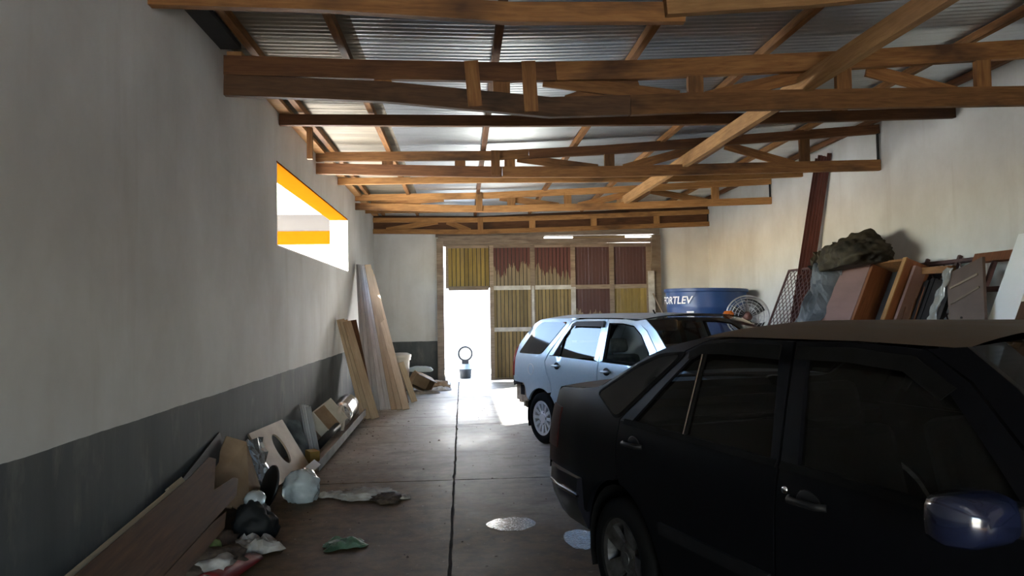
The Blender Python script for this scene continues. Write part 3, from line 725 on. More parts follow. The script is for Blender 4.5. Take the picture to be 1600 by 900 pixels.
def rim_mesh(Rr, wd, n, wi, wo, mat, dish=0.02, ringw=0.022, twist=0.0):
    """outer ring, n spokes widening outwards, hub; the outside is -Y"""
    h = -wd / 2 * 0.80; m = MB()
    m.lathe([(Rr + 0.004, h - 0.004), (Rr - ringw, h + 0.004), (Rr - ringw - 0.006, h + 0.05), (Rr - ringw, h + 0.12), (Rr, h + 0.12), (Rr + 0.004, h - 0.004)], 40, 'Y')
    m.lathe([(0.0, h + dish - 0.012), (0.055, h + dish - 0.012), (0.075, h + dish), (0.075, h + 0.06), (0, h + 0.06)], 24, 'Y')
    for k in range(n):
        a = 2 * PI * k / n; e = Vector((math.cos(a), 0, math.sin(a))); q = Vector((-math.sin(a), 0, math.cos(a)))
        ro = Rr - ringw + 0.004; v = []
        for r, wv, d in ((0.06, wi, dish), (0.6 * ro, (wi + wo) / 2, dish * 0.5), (ro, wo, 0.0)):
            for sg in (-1, 1):
                v += [e * r + q * sg * wv / 2 + Vector((0, h + d, 0)), e * r + q * sg * wv / 2 + Vector((0, h + d + 0.028, 0))]
        f = []
        for i in range(2):
            c = i * 4; f += [(c, c + 2, c + 6, c + 4), (c + 1, c + 5, c + 7, c + 3), (c, c + 4, c + 5, c + 1), (c + 2, c + 3, c + 7, c + 6)]
        f += [(0, 1, 3, 2), (8, 10, 11, 9)]
        m.add(v, f)
    # the dark disc behind the slots is added with the wheels
    me = m.mesh('rim'); me.materials.append(MAT[mat]); return me
def cap_mesh(h, mat, bolts=4):
    m = MB().lathe([(0, h - 0.006), (0.028, h - 0.006), (0.034, h + 0.004), (0, h + 0.004)], 18, 'Y')
    for k in range(bolts):
        a = 2 * PI * k / bolts + 0.4; m.lathe([(0, h - 0.004), (0.010, h - 0.004), (0.010, h + 0.008)], 8, 'Y', (0.052 * math.cos(a), 0, 0.052 * math.sin(a)))
    me = m.mesh('cap'); me.materials.append(MAT[mat]); return me
def arch(cx, cz, r, a0, a1, n=10):
    return [(cx + r * math.cos(math.radians(a0 + (a1 - a0) * k / n)), cz + r * math.sin(math.radians(a0 + (a1 - a0) * k / n))) for k in range(n + 1)]
def handle(c, x, z, mat, side, ln=0.15):
    y = side * c.w(x, z)
    pocket = MB().lathe([(0, 0), (0.05, 0), (0.055, 0.006), (0, 0.006)], 20, 'Y'); pocket.v = [(px * 1.0, py, pz * 0.75) for px, py, pz in pocket.v]
    o = c.obj(MB().add([(px + x, y + side * 0.002 + py * -side * 0.3, pz + z) for px, py, pz in pocket.v], pocket.f), 'door_handle', 'blk_plastic')
    p = MB().tube([(x - ln / 2, y + side * 0.004, z), (x - ln / 2 + 0.02, y + side * 0.026, z), (x + ln / 2 - 0.03, y + side * 0.028, z + 0.004), (x + ln / 2, y + side * 0.004, z + 0.004)], 0.012, 8)
    c.obj(p, 'grip', mat, o); return o

def sedan():
    phi = math.radians(74); hub = Vector((0.731, 3.467)); n = Vector((-math.sin(phi), -math.cos(phi)))
    O = hub - n * 0.84
    c = Car('sedan', 'black four-door sedan with a dusty roof, nearest the camera on the right', (O.x, O.y, 0), -phi,
            [(-1.0, 0.775), (-0.8, 0.815), (-0.45, 0.84), (2.7, 0.84), (3.15, 0.80), (3.42, 0.72)],
            [(0.18, -0.06), (0.30, -0.02), (0.45, 0.0), (0.60, 0.008), (0.80, 0.004), (0.93, -0.012), (1.05, -0.062), (1.30, -0.168), (1.36, -0.20), (1.42, -0.25)])
    P = 'black_paint'; ra = (0, 0.29); R = 0.29
    belt = 0.955
    # ---- side panels
    rq = [(-0.93, 0.60), (-0.915, 0.70), (-0.865, 0.85), (-0.835, 0.97), (-0.845, 1.02), (-0.80, 1.040), (-0.55, 1.055), (-0.36, 1.075), (-0.28, 1.095), (-0.12, 1.175), (0.05, 1.258), (0.23, 1.318), (0.45, 1.358), (0.56, 1.365),
          (0.47, 1.343), (0.36, 1.300), (0.22, 1.180), (0.0, belt), (-0.005, 0.85), (0.0, 0.68)] + arch(*ra, 0.372, 95, 158, 8) + [(-0.372, 0.44), (-0.375, 0.60)]
    qg = round_poly([(-0.285, 1.052), (-0.03, 0.965), (0.345, 1.285), (0.18, 1.262), (0.02, 1.205)], 0.045)
    qr = round_poly([(-0.315, 1.055), (-0.025, 0.948), (0.385, 1.298), (0.18, 1.282), (0.01, 1.225)], 0.05)
    rd = [(0.005, belt), (1.115, belt), (1.118, 0.80), (1.11, 0.245), (0.42, 0.235)] + arch(*ra, 0.372, 12, 84, 9) + [(0.005, 0.70), (0.0, 0.85)]
    rdo = [(0.005, belt), (0.225, 1.178), (0.365, 1.298), (0.475, 1.343), (0.62, 1.358), (0.80, 1.362), (1.005, 1.360), (1.06, 1.16), (1.115, belt)]
    rdi = [(0.115, belt + 0.008), (0.29, 1.150), (0.405, 1.262), (0.48, 1.298), (0.62, 1.312), (0.80, 1.318), (0.955, 1.316), (1.02, 1.13), (1.075, belt + 0.008)]
    fd = [(1.127, belt), (2.09, belt), (2.10, 0.80), (2.08, 0.245), (1.12, 0.245), (1.128, 0.80)]
    fdo = [(1.127, belt), (1.072, 1.16), (1.02, 1.360), (1.30, 1.366), (1.56, 1.352), (1.72, 1.272), (1.90, 1.125), (2.06, 0.985), (2.09, belt)]
    fdi = [(1.205, belt + 0.008), (1.15, 1.14), (1.095, 1.316), (1.30, 1.324), (1.535, 1.312), (1.675, 1.235), (1.83, 1.100), (1.955, 0.985), (1.97, belt + 0.008)]
    ff = [(2.105, belt), (2.25, 0.965), (2.55, 0.945), (2.9, 0.90), (3.2, 0.835), (3.36, 0.775), (3.36, 0.58), (2.93, 0.58)] + arch(2.54, 0.29, 0.365, 18, 172, 14) + [(2.16, 0.24), (2.085, 0.24), (2.11, 0.80)]
    for sd in (-1, 1):
        q = c.panel('rear_quarter', rq, P, sd)
        c.panel('quarter_window_seal', qr, 'rubber', sd, off=0.004, fl=0.01, parent=q); c.panel('quarter_window', qg, 'glass_black', sd, off=0.008, fl=0.01, parent=q)
        d = c.panel('rear_door', rd, P, sd)
        c.strip('window_frame', rdo, rdi, P, sd, parent=d)
        c.panel('window_pane', rdi, 'tint', sd, off=-0.016, fl=0, parent=d)
        c.strip('pane_divider', [(0.525, belt), (0.475, 1.30)], [(0.550, belt), (0.500, 1.305)], 'rubber', sd, -0.004, d, 0.015)
        c.strip('divider_trim', [(0.532, belt), (0.482, 1.30)], [(0.537, belt), (0.487, 1.305)], 'greywood', sd, -0.002, d, 0.004)
        c.strip('belt_seal', [(0.05, belt + 0.012), (1.11, belt + 0.012)], [(0.05, belt - 0.012), (1.11, belt - 0.012)], 'rubber', sd, 0.006, d)
        d2 = c.panel('front_door', fd, P, sd)
        c.strip('window_frame', fdo, fdi, P, sd, parent=d2)
        c.panel('window_pane', fdi, 'tint2', sd, off=-0.016, fl=0, parent=d2)
        c.strip('belt_seal', [(1.13, belt + 0.012), (2.05, belt + 0.012)], [(1.13, belt - 0.012), (2.05, belt - 0.012)], 'rubber', sd, 0.006, d2)
        for xx, dd in ((0.04, d), (1.14, d2)):
            x2 = 1.10 if dd is d else 2.07; x1 = 0.40 if dd is d else 1.14
            c.strip('rub_strip', [(x1, 0.575), (x2, 0.585)], [(x1, 0.525), (x2, 0.535)], 'blk_plastic', sd, 0.014, dd)
        # rain visors over the door glass
        c.strip('rain_visor', [(0.42, 1.298), (0.50, 1.332), (0.64, 1.346), (0.97, 1.346)], [(0.43, 1.268), (0.51, 1.292), (0.65, 1.298), (0.985, 1.296)], 'rubber', sd, 0.022, d, 0.006)
        c.strip('rain_visor', [(1.06, 1.346), (1.30, 1.350), (1.54, 1.335), (1.70, 1.258)], [(1.065, 1.300), (1.30, 1.304), (1.52, 1.290), (1.66, 1.222)], 'rubber', sd, 0.022, d2, 0.006)
        c.panel('front_fender', ff, P, sd)
        c.strip('a_pillar', [(1.56, 1.356), (1.73, 1.276), (1.91, 1.129), (2.07, 0.985)], [(1.68, 1.366), (1.85, 1.270), (2.05, 1.112), (2.25, 0.968)], P, sd, 0.002)
        c.strip('sill', [(0.37, 0.235), (2.16, 0.24)], [(0.40, 0.185), (2.16, 0.19)], P, sd, 0.0)
        # side mirror
        mx, mz = 1.90, 0.985; y = sd * (c.w(mx, mz) + 0.115)
        mm_ = MB()
        prof = [(-0.055, 0.80), (-0.045, 0.97), (0.0, 1.0), (0.045, 0.86), (0.075, 0.5)]
        ringn = 20; v = []; f = []
        for (dx, k) in prof:
            for j in range(ringn):
                a = 2 * PI * j / ringn; ca, sa = math.cos(a), math.sin(a)
                v.append((mx + dx, y + 0.105 * k * math.copysign(abs(ca) ** 0.5, ca), mz + 0.062 * k * math.copysign(abs(sa) ** 0.5, sa)))
        for i in range(len(prof) - 1): f += [(i * ringn + j, i * ringn + (j + 1) % ringn, (i + 1) * ringn + (j + 1) % ringn, (i + 1) * ringn + j) for j in range(ringn)]
        f += [tuple(range((len(prof) - 1) * ringn, len(prof) * ringn))]
        mo = c.obj(mm_.add(v, f), 'side_mirror', 'mirror_sky_tint')
        g_ = [p for p in v[:ringn]]; c.obj(MB().add([(p[0] + 0.006, p[1], p[2]) for p in g_], [tuple(range(ringn))]), 'mirror_glass', 'chrome', mo, False)
        c.obj(MB().box((mx + 0.02, sd * (c.w(mx, mz) + 0.012), mz - 0.005), (0.09, 0.06, 0.075)), 'mirror_stalk', 'blk_plastic', mo, False, None, 0.01)
        # lock buttons and handles
        handle(c, 0.165, 0.862, 'blk_plastic', sd, 0.16); handle(c, 1.275, 0.862, 'blk_plastic', sd, 0.16)
        y = sd * (c.w(1.17, 0.875) + 0.001)
        c.obj(MB().lathe([(0, -0.004), (0.011, -0.004), (0.013, 0.004)], 14, 'Y', (1.165, y, 0.880)), 'lock', 'chrome', None)
        # tail lamp round the corner
        c.panel('tail_lamp', [(-0.914, 0.70), (-0.868, 0.85), (-0.842, 0.945), (-0.70, 0.935), (-0.74, 0.70)], 'darklens', sd, off=0.006, fl=0.012)
    # ---- surfaces across the car
    c.loft('roof', [(0.42, 1.352), (0.56, 1.366), (0.80, 1.368), (1.05, 1.369), (1.30, 1.370), (1.50, 1.366), (1.68, 1.362)], 'dusty_black', 0, 0.058, 2.6, 20)
    c.loft('rear_window', [(-0.30, 1.090), (-0.12, 1.175), (0.05, 1.258), (0.23, 1.318), (0.42, 1.354)], 'glass_black', -0.05, 0.052, 2.2, 16)
    c.loft('trunk_lid', [(-0.855, 1.020), (-0.845, 1.036), (-0.80, 1.045), (-0.55, 1.058), (-0.36, 1.076), (-0.29, 1.092)], 'dusty_black', -0.06, 0.028, 2.4, 16)
    c.loft('rear_panel', [(-0.855, 1.022), (-0.84, 0.97), (-0.868, 0.85), (-0.918, 0.70), (-0.935, 0.55)], P, -0.06, 0.0, 2.4, 16)
    c.loft('windshield', [(1.68, 1.364), (1.85, 1.272), (2.05, 1.114), (2.26, 0.966)], 'clear', 0.10, 0.045, 2.2, 16)
    c.loft('hood', [(2.24, 0.970), (2.55, 0.948), (2.9, 0.902), (3.2, 0.838), (3.37, 0.775)], 'dusty_black', 0.06, 0.03, 2.4, 16)
    c.loft('grille', [(3.37, 0.775), (3.39, 0.68), (3.37, 0.56)], 'blk_plastic', 0.06, 0.0, 2.4, 16)
    for sd in (-1, 1):
        c.obj(MB().box((3.40, sd * 0.50, 0.69), (0.07, 0.30, 0.13)), 'headlamp', 'clearlens', None, False, None, 0.02)
    bp = [(0.06, 0.60), (0.065, 0.52), (0.05, 0.44), (0.0, 0.33), (-0.06, 0.30), (-0.06, 0.60)]
    path = [(-0.375, 0.815), (-0.62, 0.81), (-0.80, 0.775), (-0.895, 0.70), (-0.935, 0.55), (-0.95, 0.25), (-0.955, 0.0)]
    rb = c.bumper('rear_bumper', path, [(o, z) for o, z in bp], 'dusty_black')
    c.bumper('bumper_trim', [(x, y) for x, y in path], [(0.068, 0.515), (0.068, 0.502), (0.05, 0.502), (0.05, 0.515)], 'chrome', rb)
    path = [(2.93, 0.78), (3.12, 0.765), (3.28, 0.70), (3.36, 0.60), (3.40, 0.30), (3.41, 0.0)]
    c.bumper('front_bumper', path, [(-o, z) for o, z in bp], 'blk_plastic')
    # ---- hidden tub, wheel wells and cabin
    c.obj(MB().mm((-0.80, -0.56, 0.20), (3.25, 0.56, 0.30)).mm((-0.84, -0.74, 0.45), (-0.42, 0.74, 0.98)).mm((2.35, -0.56, 0.3), (3.3, 0.56, 0.88)).mm((-0.42, -0.56, 0.3), (0.15, 0.56, 0.93)).mm((0.45, -0.76, 0.2), (2.1, 0.76, 0.28)), 'underbody', 'blk_plastic', None, False)
    c.obj(MB().mm((-0.30, -0.70, 0.93), (0.12, 0.70, 0.955)), 'parcel_shelf', 'seat', None, False, None, 0.01)
    c.obj(MB().mm((1.95, -0.72, 0.62), (2.35, 0.72, 0.93)), 'dashboard', 'blk_plastic', None, False, None, 0.06)
    st = c.obj(MB().ring(0.18, 0.016, (0, 0, 0), 'Z', 32, 8).tube([(-0.18, 0, 0), (0.18, 0, 0)], 0.012).tube([(0, 0, 0), (0, 0, -0.25)], 0.02), 'steering_wheel', 'blk_plastic')
    st.matrix_basis = Matrix.Translation((1.78, 0.36, 0.86)) @ Matrix.Rotation(math.radians(-62), 4, 'Y')
    c.seat(1.30, -0.36, 'seat'); c.seat(1.30, 0.36, 'seat'); c.seat(0.42, 0, 'seat', 0.62, 0.56, 0.3, False)
    tm = tyre_mesh(0.288, 0.188, 0.175); rm = rim_mesh(0.188, 0.175, 5, 0.065, 0.095, 'alloy_dark', 0.03); cm = cap_mesh(-0.048, 'alloy_dark')
    c.wheels(tm, rm, cm, (0, 2.54), 0.745, 0.288)
    return c
SED = sedan()

def wagon():
    phi = math.radians(65); hub = Vector((0.870, 8.158)); n = Vector((-math.sin(phi), -math.cos(phi)))
    O = hub - n * 0.80
    c = Car('station_wagon', 'silver-blue station wagon with missing rear bumper parked in front of the gate', (O.x, O.y, 0), -phi,
            [(-0.80, 0.715), (-0.62, 0.765), (-0.30, 0.795), (0.0, 0.80), (2.6, 0.80), (2.95, 0.76), (3.20, 0.68)],
            [(0.18, -0.05), (0.32, -0.02), (0.50, 0.0), (0.70, 0.004), (0.90, -0.006), (1.0, -0.032), (1.20, -0.100), (1.36, -0.155), (1.41, -0.185), (1.46, -0.24)])
    P = 'silver'; belt = 0.985; R = 0.287
    rq = [(-0.70, 0.66), (-0.735, 0.75), (-0.745, 0.88), (-0.735, 1.0), (-0.66, 1.085), (-0.50, 1.235), (-0.36, 1.345), (-0.26, 1.392), (-0.10, 1.405), (0.50, 1.412), (0.485, 1.395), (0.42, 1.372), (0.30, 1.24), (0.115, 1.02), (0.075, 0.93), (0.12, 0.82), (0.215, 0.70), (0.235, 0.60)] + arch(0, 0.29, 0.335, 62, 148, 10) + [(-0.325, 0.50), (-0.355, 0.60), (-0.40, 0.655)]
    qw = round_poly([(-0.585, 0.998), (-0.035, 1.005), (0.03, 1.06), (0.345, 1.372), (-0.16, 1.372), (-0.26, 1.335)], 0.05)
    rd = [(0.085, 0.93), (0.125, 1.0), (1.085, 0.975), (1.09, 0.80), (1.075, 0.26), (0.36, 0.25)] + arch(0, 0.29, 0.345, 12, 52, 6) + [(0.245, 0.62), (0.225, 0.705), (0.13, 0.825)]
    rdo = [(0.125, 1.0), (0.31, 1.238), (0.43, 1.368), (0.495, 1.393), (0.70, 1.402), (1.06, 1.400), (1.085, 1.19), (1.085, 0.975)]
    rdi = [(0.225, 1.008), (0.345, 1.205), (0.455, 1.335), (0.52, 1.356), (0.70, 1.364), (0.985, 1.364), (1.005, 1.18), (1.01, 0.993)]
    fd = [(1.095, 0.975), (2.0, 0.955), (2.02, 0.80), (1.99, 0.26), (1.085, 0.26), (1.10, 0.80)]
    fdo = [(1.095, 0.975), (1.08, 1.19), (1.07, 1.400), (1.35, 1.398), (1.55, 1.378), (1.72, 1.290), (1.92, 1.115), (2.0, 0.955)]
    fdi = [(1.150, 0.990), (1.125, 1.19), (1.105, 1.362), (1.34, 1.360), (1.515, 1.338), (1.66, 1.255), (1.83, 1.095), (1.88, 0.972)]
    ff = [(2.01, 0.955), (2.10, 1.00), (2.35, 0.965), (2.7, 0.90), (3.0, 0.81), (3.12, 0.74), (3.12, 0.56), (2.80, 0.56)] + arch(2.44, 0.29, 0.345, 20, 172, 14) + [(2.08, 0.25), (2.0, 0.255), (2.03, 0.80)]
    for sd in (-1, 1):
        q = c.panel('rear_quarter', rq, P, sd)
        c.panel('quarter_window', qw, 'glass_black', sd, off=0.006, fl=0.01, parent=q)
        y = sd * c.w(-0.21, 0.825)
        f_ = MB().ring(0.062, 0.004, (-0.215, y + sd * 0.001, 0.825), 'Y', 28, 6)
        c.obj(f_, 'fuel_cap', 'silver_dull', q)
        d = c.panel('rear_door', rd, P, sd)
        c.strip('window_frame', rdo, rdi, P, sd, parent=d)
        c.panel('window_pane', rdi, 'smoke', sd, off=-0.016, fl=0, parent=d)
        c.strip('pane_divider', [(0.335, 0.995), (0.345, 1.21)], [(0.365, 0.995), (0.375, 1.25)], 'rubber', sd, -0.003, d, 0.015)
        c.strip('rain_visor', [(0.47, 1.352), (0.54, 1.376), (1.03, 1.384)], [(0.45, 1.318), (0.53, 1.328), (1.035, 1.325)], 'blk_plastic', sd, 0.016, d, 0.005)
        d2 = c.panel('front_door', fd, P, sd)
        c.strip('window_frame', fdo, fdi, P, sd, parent=d2)
        ins = [(x, z) for x, z in fdi]
        cx = sum(p[0] for p in ins) / len(ins); cz = sum(p[1] for p in ins) / len(ins)
        c.strip('window_seal', fdi + [fdi[0]], [(x + (cx - x) * 0.10, z + (cz - z) * 0.10) for x, z in fdi + [fdi[0]]], 'rubber', sd, -0.008, d2)
        c.panel('door_trim', [(0.13, 0.98), (1.07, 0.965), (1.06, 0.30), (0.40, 0.30), (0.30, 0.62)], 'seat', sd, off=-0.055, fl=0.0, parent=d)
        c.panel('door_trim', [(1.11, 0.965), (1.97, 0.945), (1.96, 0.30), (1.10, 0.30)], 'seat', sd, off=-0.055, fl=0.0, parent=d2)
        c.panel('front_fender', ff, P, sd)
        c.strip('a_pillar', [(1.53, 1.384), (1.73, 1.294), (1.93, 1.119), (2.01, 0.99)], [(1.66, 1.398), (1.86, 1.290), (2.08, 1.115), (2.24, 0.985)], P, sd, 0.002)
        c.strip('sill', [(0.34, 0.25), (2.08, 0.255)], [(0.36, 0.20), (2.08, 0.20)], P, sd, 0.0)
        handle(c, 0.34, 0.893, 'silver', sd); handle(c, 1.245, 0.885, 'silver', sd)
        c.panel('tail_lamp', [(-0.738, 0.72), (-0.752, 0.88), (-0.735, 1.02), (-0.655, 1.085), (-0.685, 0.95), (-0.69, 0.72)], 'redlens', sd, off=0.008, fl=0.015)
        # bracket left bare where the bumper is missing
        bb = c.obj(MB().box((-0.53, sd * 0.715, 0.545), (0.26, 0.05, 0.22)), 'bumper_bracket', 'beige', None, False, None, 0.01)
        c.obj(MB().box((-0.50, sd * 0.735, 0.565), (0.09, 0.02, 0.12)), 'bracket_hole', 'blk_plastic', bb, False)
        c.obj(MB().box((-0.57, sd * 0.71, 0.43), (0.09, 0.05, 0.05)).box((-0.48, sd * 0.715, 0.41), (0.05, 0.04, 0.09)), 'bracket_foot', 'beige', bb, False, None, 0.008)
        c.strip('torn_trim', [(-0.735, 0.665), (-0.60, 0.655), (-0.46, 0.65)], [(-0.70, 0.60), (-0.60, 0.625), (-0.46, 0.635)], 'blk_plastic', sd, 0.004)
    c.loft('roof', [(-0.27, 1.392), (-0.10, 1.406), (0.50, 1.413), (1.10, 1.412), (1.40, 1.406), (1.66, 1.398)], 'silver_dull', 0, 0.045, 2.6, 18)
    c.loft('tailgate', [(-0.735, 0.66), (-0.748, 0.85), (-0.738, 1.0), (-0.66, 1.085)], P, -0.07, 0.0, 2.4, 14)
    c.loft('rear_window', [(-0.66, 1.085), (-0.50, 1.236), (-0.36, 1.346), (-0.27, 1.392)], 'glass_black', -0.07, 0.03, 2.4, 14)
    c.loft('windshield', [(1.66, 1.398), (1.86, 1.291), (2.08, 1.116), (2.25, 0.985)], 'clear', 0.10, 0.04, 2.2, 14)
    c.loft('windshield_seal', [(1.60, 1.4005), (1.68, 1.3985)], 'rubber', 0.08, 0.045, 2.4, 14)
    c.loft('hood', [(2.23, 0.985), (2.40, 0.957), (2.7, 0.902), (3.0, 0.812), (3.13, 0.74)], P, 0.07, 0.03, 2.4, 14)
    c.loft('grille', [(3.13, 0.74), (3.15, 0.66), (3.12, 0.54)], 'blk_plastic', 0.08, 0.0, 2.4, 14)
    for sd in (-1, 1): c.obj(MB().box((3.14, sd * 0.46, 0.68), (0.10, 0.30, 0.14)), 'headlamp', 'clearlens', None, False, None, 0.03)
    path = [(2.80, 0.77), (2.95, 0.74), (3.08, 0.66), (3.16, 0.45), (3.20, 0.2), (3.21, 0.0)]
    c.bumper('front_bumper', path, [(-0.03, 0.56), (-0.04, 0.45), (0.0, 0.27), (0.06, 0.25), (0.06, 0.56)], 'blk_plastic')
    c.obj(MB().mm((-0.66, -0.52, 0.24), (3.05, 0.52, 0.33)).mm((2.3, -0.52, 0.3), (3.05, 0.52, 0.86)).mm((-0.64, -0.62, 0.33), (-0.05, 0.62, 0.74)).mm((0.40, -0.72, 0.2), (2.0, 0.72, 0.28)), 'underbody', 'blk_plastic', None, False)
    c.obj(MB().mm((1.88, -0.68, 0.60), (2.26, 0.68, 0.95)), 'dashboard', 'blk_plastic', None, False, None, 0.06)
    c.seat(1.25, -0.34, 'seat_blue'); c.seat(1.25, 0.34, 'seat'); c.seat(0.42, 0, 'seat', 0.60, 0.54, 0.3, False)
    st = c.obj(MB().ring(0.175, 0.015, (0, 0, 0), 'Z', 30, 8).tube([(-0.17, 0, 0), (0.17, 0, 0)], 0.012), 'steering_wheel', 'blk_plastic')
    st.matrix_basis = Matrix.Translation((1.72, 0.34, 0.90)) @ Matrix.Rotation(math.radians(-62), 4, 'Y')
    c.obj(MB().box((1.52, -0.30, 1.335), (0.03, 0.36, 0.11)), 'sun_visor', 'white_paint', None, False, None, 0.012)
    c.obj(MB().box((1.62, 0.0, 1.33), (0.03, 0.2, 0.06)), 'rear_view_mirror', 'blk_plastic', None, False, None, 0.01)
    c.obj(MB().box((1.45, 0.05, 1.10), (0.10, 0.62, 0.085)), 'roller_blind', 'white_paint', None, False, None, 0.03)
    c.obj(MB().tube([(1.35, -0.25, 1.448), (1.32, -0.25, 1.485)], 0.008), 'antenna', 'blk_plastic')
    tm = tyre_mesh(0.287, 0.190, 0.165); rm = rim_mesh(0.190, 0.165, 12, 0.030, 0.040, 'alloy', 0.012, 0.026)
    cm = MB().lathe([(0, -0.060), (0.078, -0.060), (0.086, -0.048), (0, -0.045)], 30, 'Y'); cme = cm.mesh('cap'); cme.materials.append(MAT['alloy'])
    c.wheels(tm, rm, cme, (0, 2.44), 0.715, 0.287)
    # dark wheel bolts seen in the cap
    for ch in list(c.root.children):
        if ch.name.startswith('wheel'):
            m = MB()
            for k in range(5):
                a = 2 * PI * k / 5; r = 0.05 if k else 0.0
                m.lathe([(0, -0.062), (0.017, -0.062), (0.018, -0.055)], 10, 'Y', (0.055 * math.cos(a), 0, 0.055 * math.sin(a)))
            o = link('wheel_bolt', m.mesh('bolts'), 'blk_plastic'); lchild(o, ch)
    return c
WAG = wagon()

# ================================================================== THINGS ALONG THE RIGHT WALL
LEANM = Matrix(((0.387, 0, -0.922), (0, 1, 0), (0.922, 0, 0.387))).to_4x4(); LEANM.translation = (4.52, 0, 0)
def lean(d=0.0):
    m = LEANM.copy(); m.translation = Vector((4.52, 0, 0)) + Vector((-0.922, 0, 0.387)) * d - Vector((-0.922 * d + 0.0, 0, 0)) * 0 ; m.translation.z += 0.004
    return m
def lbox(name, mat, parent, v0, v1, y0, y1, d0, d1, bevel=0.0):
    """box on the leaning plane: v up the slope, y along the wall, d out into the room"""
    b = MB().mm((v0, y0, d0), (v1, y1, d1)); return b.build(name, mat, parent, LEANM, bevel=bevel)
def lroot(name, y, label, cat, group=None):
    return tag(empty(name, (4.5, y, 0)), label, cat, group)
def lattice(root, v0, v1, y0, y1, step, mat, d=0.0, th=0.014, fr=0.028):
    for a in ((v0, v0 + fr, y0, y1), (v1 - fr, v1, y0, y1)): lbox('frame_rail', mat, root, *a, d, d + fr)
    for a in ((v0 + fr, v1 - fr, y0, y0 + fr), (v0 + fr, v1 - fr, y1 - fr, y1)): lbox('frame_stile', mat, root, *a, d, d + fr)
    H, Wd = v1 - v0, y1 - y0
    for sg in (1, -1):
        c = -H + step / 2
        while c < Wd:
            # line y = c + t, v = t (sg>0) or mirrored
            t0, t1 = max(0, -c), min(H, Wd - c)
            if t1 - t0 > 0.03:
                pa, pb = (v0 + t0 * 1.0, c + t0), (v0 + t1, c + t1)
                if sg < 0: pa, pb = (pa[0], Wd - pa[1]), (pb[0], Wd - pb[1])
                dd = d + fr / 2 + sg * 0.005
                A = LEANM @ Vector((pa[0], y0 + pa[1], dd)); B = LEANM @ Vector((pb[0], y0 + pb[1], dd))
                bar('bar', A, B, th, 0.006, mat, root, (-0.922, 0, 0.387))
            c += step
r = lroot('lattice_grille', 10.9, 'dark maroon iron lattice grille leaning on the right wall beside the fan', 'grille')
lattice(r, 0.0, 2.24, 10.36, 11.38, 0.13, 'purple_iron', 0.08)
r = lroot('window_grille', 8.0, 'maroon grille with crossed bars behind the black plastic and brown door', 'grille')
lattice(r, 0.9, 2.19, 7.18, 8.74, 0.26, 'purple_iron', -0.105, 0.016, 0.04)
for yy in (8.1, 7.55): lbox('upright', 'purple_iron', r, 0.0, 2.24, yy, yy + 0.035, -0.105, -0.07)
r = lroot('wardrobe', 9.0, 'brown wardrobe carcass with a dull mauve door leaning under the tarpaulin', 'wardrobe')
lbox('door', 'cab_face', r, 0.0, 2.16, 8.700, 9.440, 0.210, 0.240, 0.004)
lbox('side_panel', 'mahogany', r, 0.0, 2.14, 8.630, 8.685, -0.050, 0.240, 0.003)
lbox('side_panel', 'mahogany', r, 0.0, 2.10, 7.920, 7.970, -0.040, 0.270, 0.003)
lbox('edge_strip', 'beam_pale', r, 0.0, 2.10, 7.905, 7.980, 0.270, 0.282)
lbox('back_panel', 'dado_dark', r, 0.0, 2.08, 7.970, 8.630, -0.040, -0.020)  # dark of the open interior put into the back's colour
lbox('top_panel', 'beam', r, 2.08, 2.11, 7.975, 8.630, -0.040, 0.240)
lbox('side_panel', 'mahogany', r, 0.0, 2.14, 9.445, 9.490, -0.050, 0.240, 0.003)
o = lbox('board', 'cab_face', None, 0.0, 2.02, 7.800, 7.850, 0.070, 0.210); tag(o, 'narrow pinkish board between the wardrobe and the black plastic', 'board')
# black plastic over stacked slats
r = lroot('slat_bundle', 7.8, 'bundle of blackened slats leaning below the short orange timber', 'slats')
for k in range(8):
    y0 = 7.28 + k * 0.065; lbox('slat', 'black_sheet', r, 0.0, 1.90 + random.uniform(-0.03, 0.03), y0, y0 + 0.058, 0.03, 0.06 + random.uniform(0, 0.03))
for k, (yy, tp) in enumerate([(7.73, 1.52), (7.60, 1.62), (7.52, 1.75)]):
    o = bar('thin_stick', LEANM @ Vector((0.2, yy - 0.25, 0.28)), LEANM @ Vector((tp, yy, 0.20)), 0.008, 0.008, 'beam_dark', None, (0, 1, 0))
    tag(o, ['short thin stick leaning on the blackened slats', 'middle thin stick leaning on the blackened slats', 'tall thin stick leaning on the blackened slats'][k], 'stick')
o = bar('timber_offcut', (5.26, 7.42, 1.875), (5.22, 7.80, 1.88), 0.10, 0.075, 'beam'); tag(o, 'short orange timber offcut lying across the blackened slats', 'timber')
def foilstrip(name, label, y0, y1, v0, v1, d, mat, seed):
    def fn(u, w):
        n1 = noise.noise(Vector((u * 4 + seed, w * 9, 0))) * 0.05
        return (v0 + (v1 - v0) * w, y0 + (y1 - y0) * (u + 0.25 * noise.noise(Vector((w * 5, seed, 1)))), d + n1)
    m = sheet(10, 26, fn); o = m.build(name, mat, None, LEANM)
    o.modifiers.new('thick', 'SOLIDIFY').thickness = 0.003
    return tag(o, label, 'plastic sheet')
foilstrip('plastic_strip', 'silvery crumpled plastic strip hanging between black slats and brown door', 7.16, 7.27, 0.8, 1.95, 0.20, 'film', 3.0)
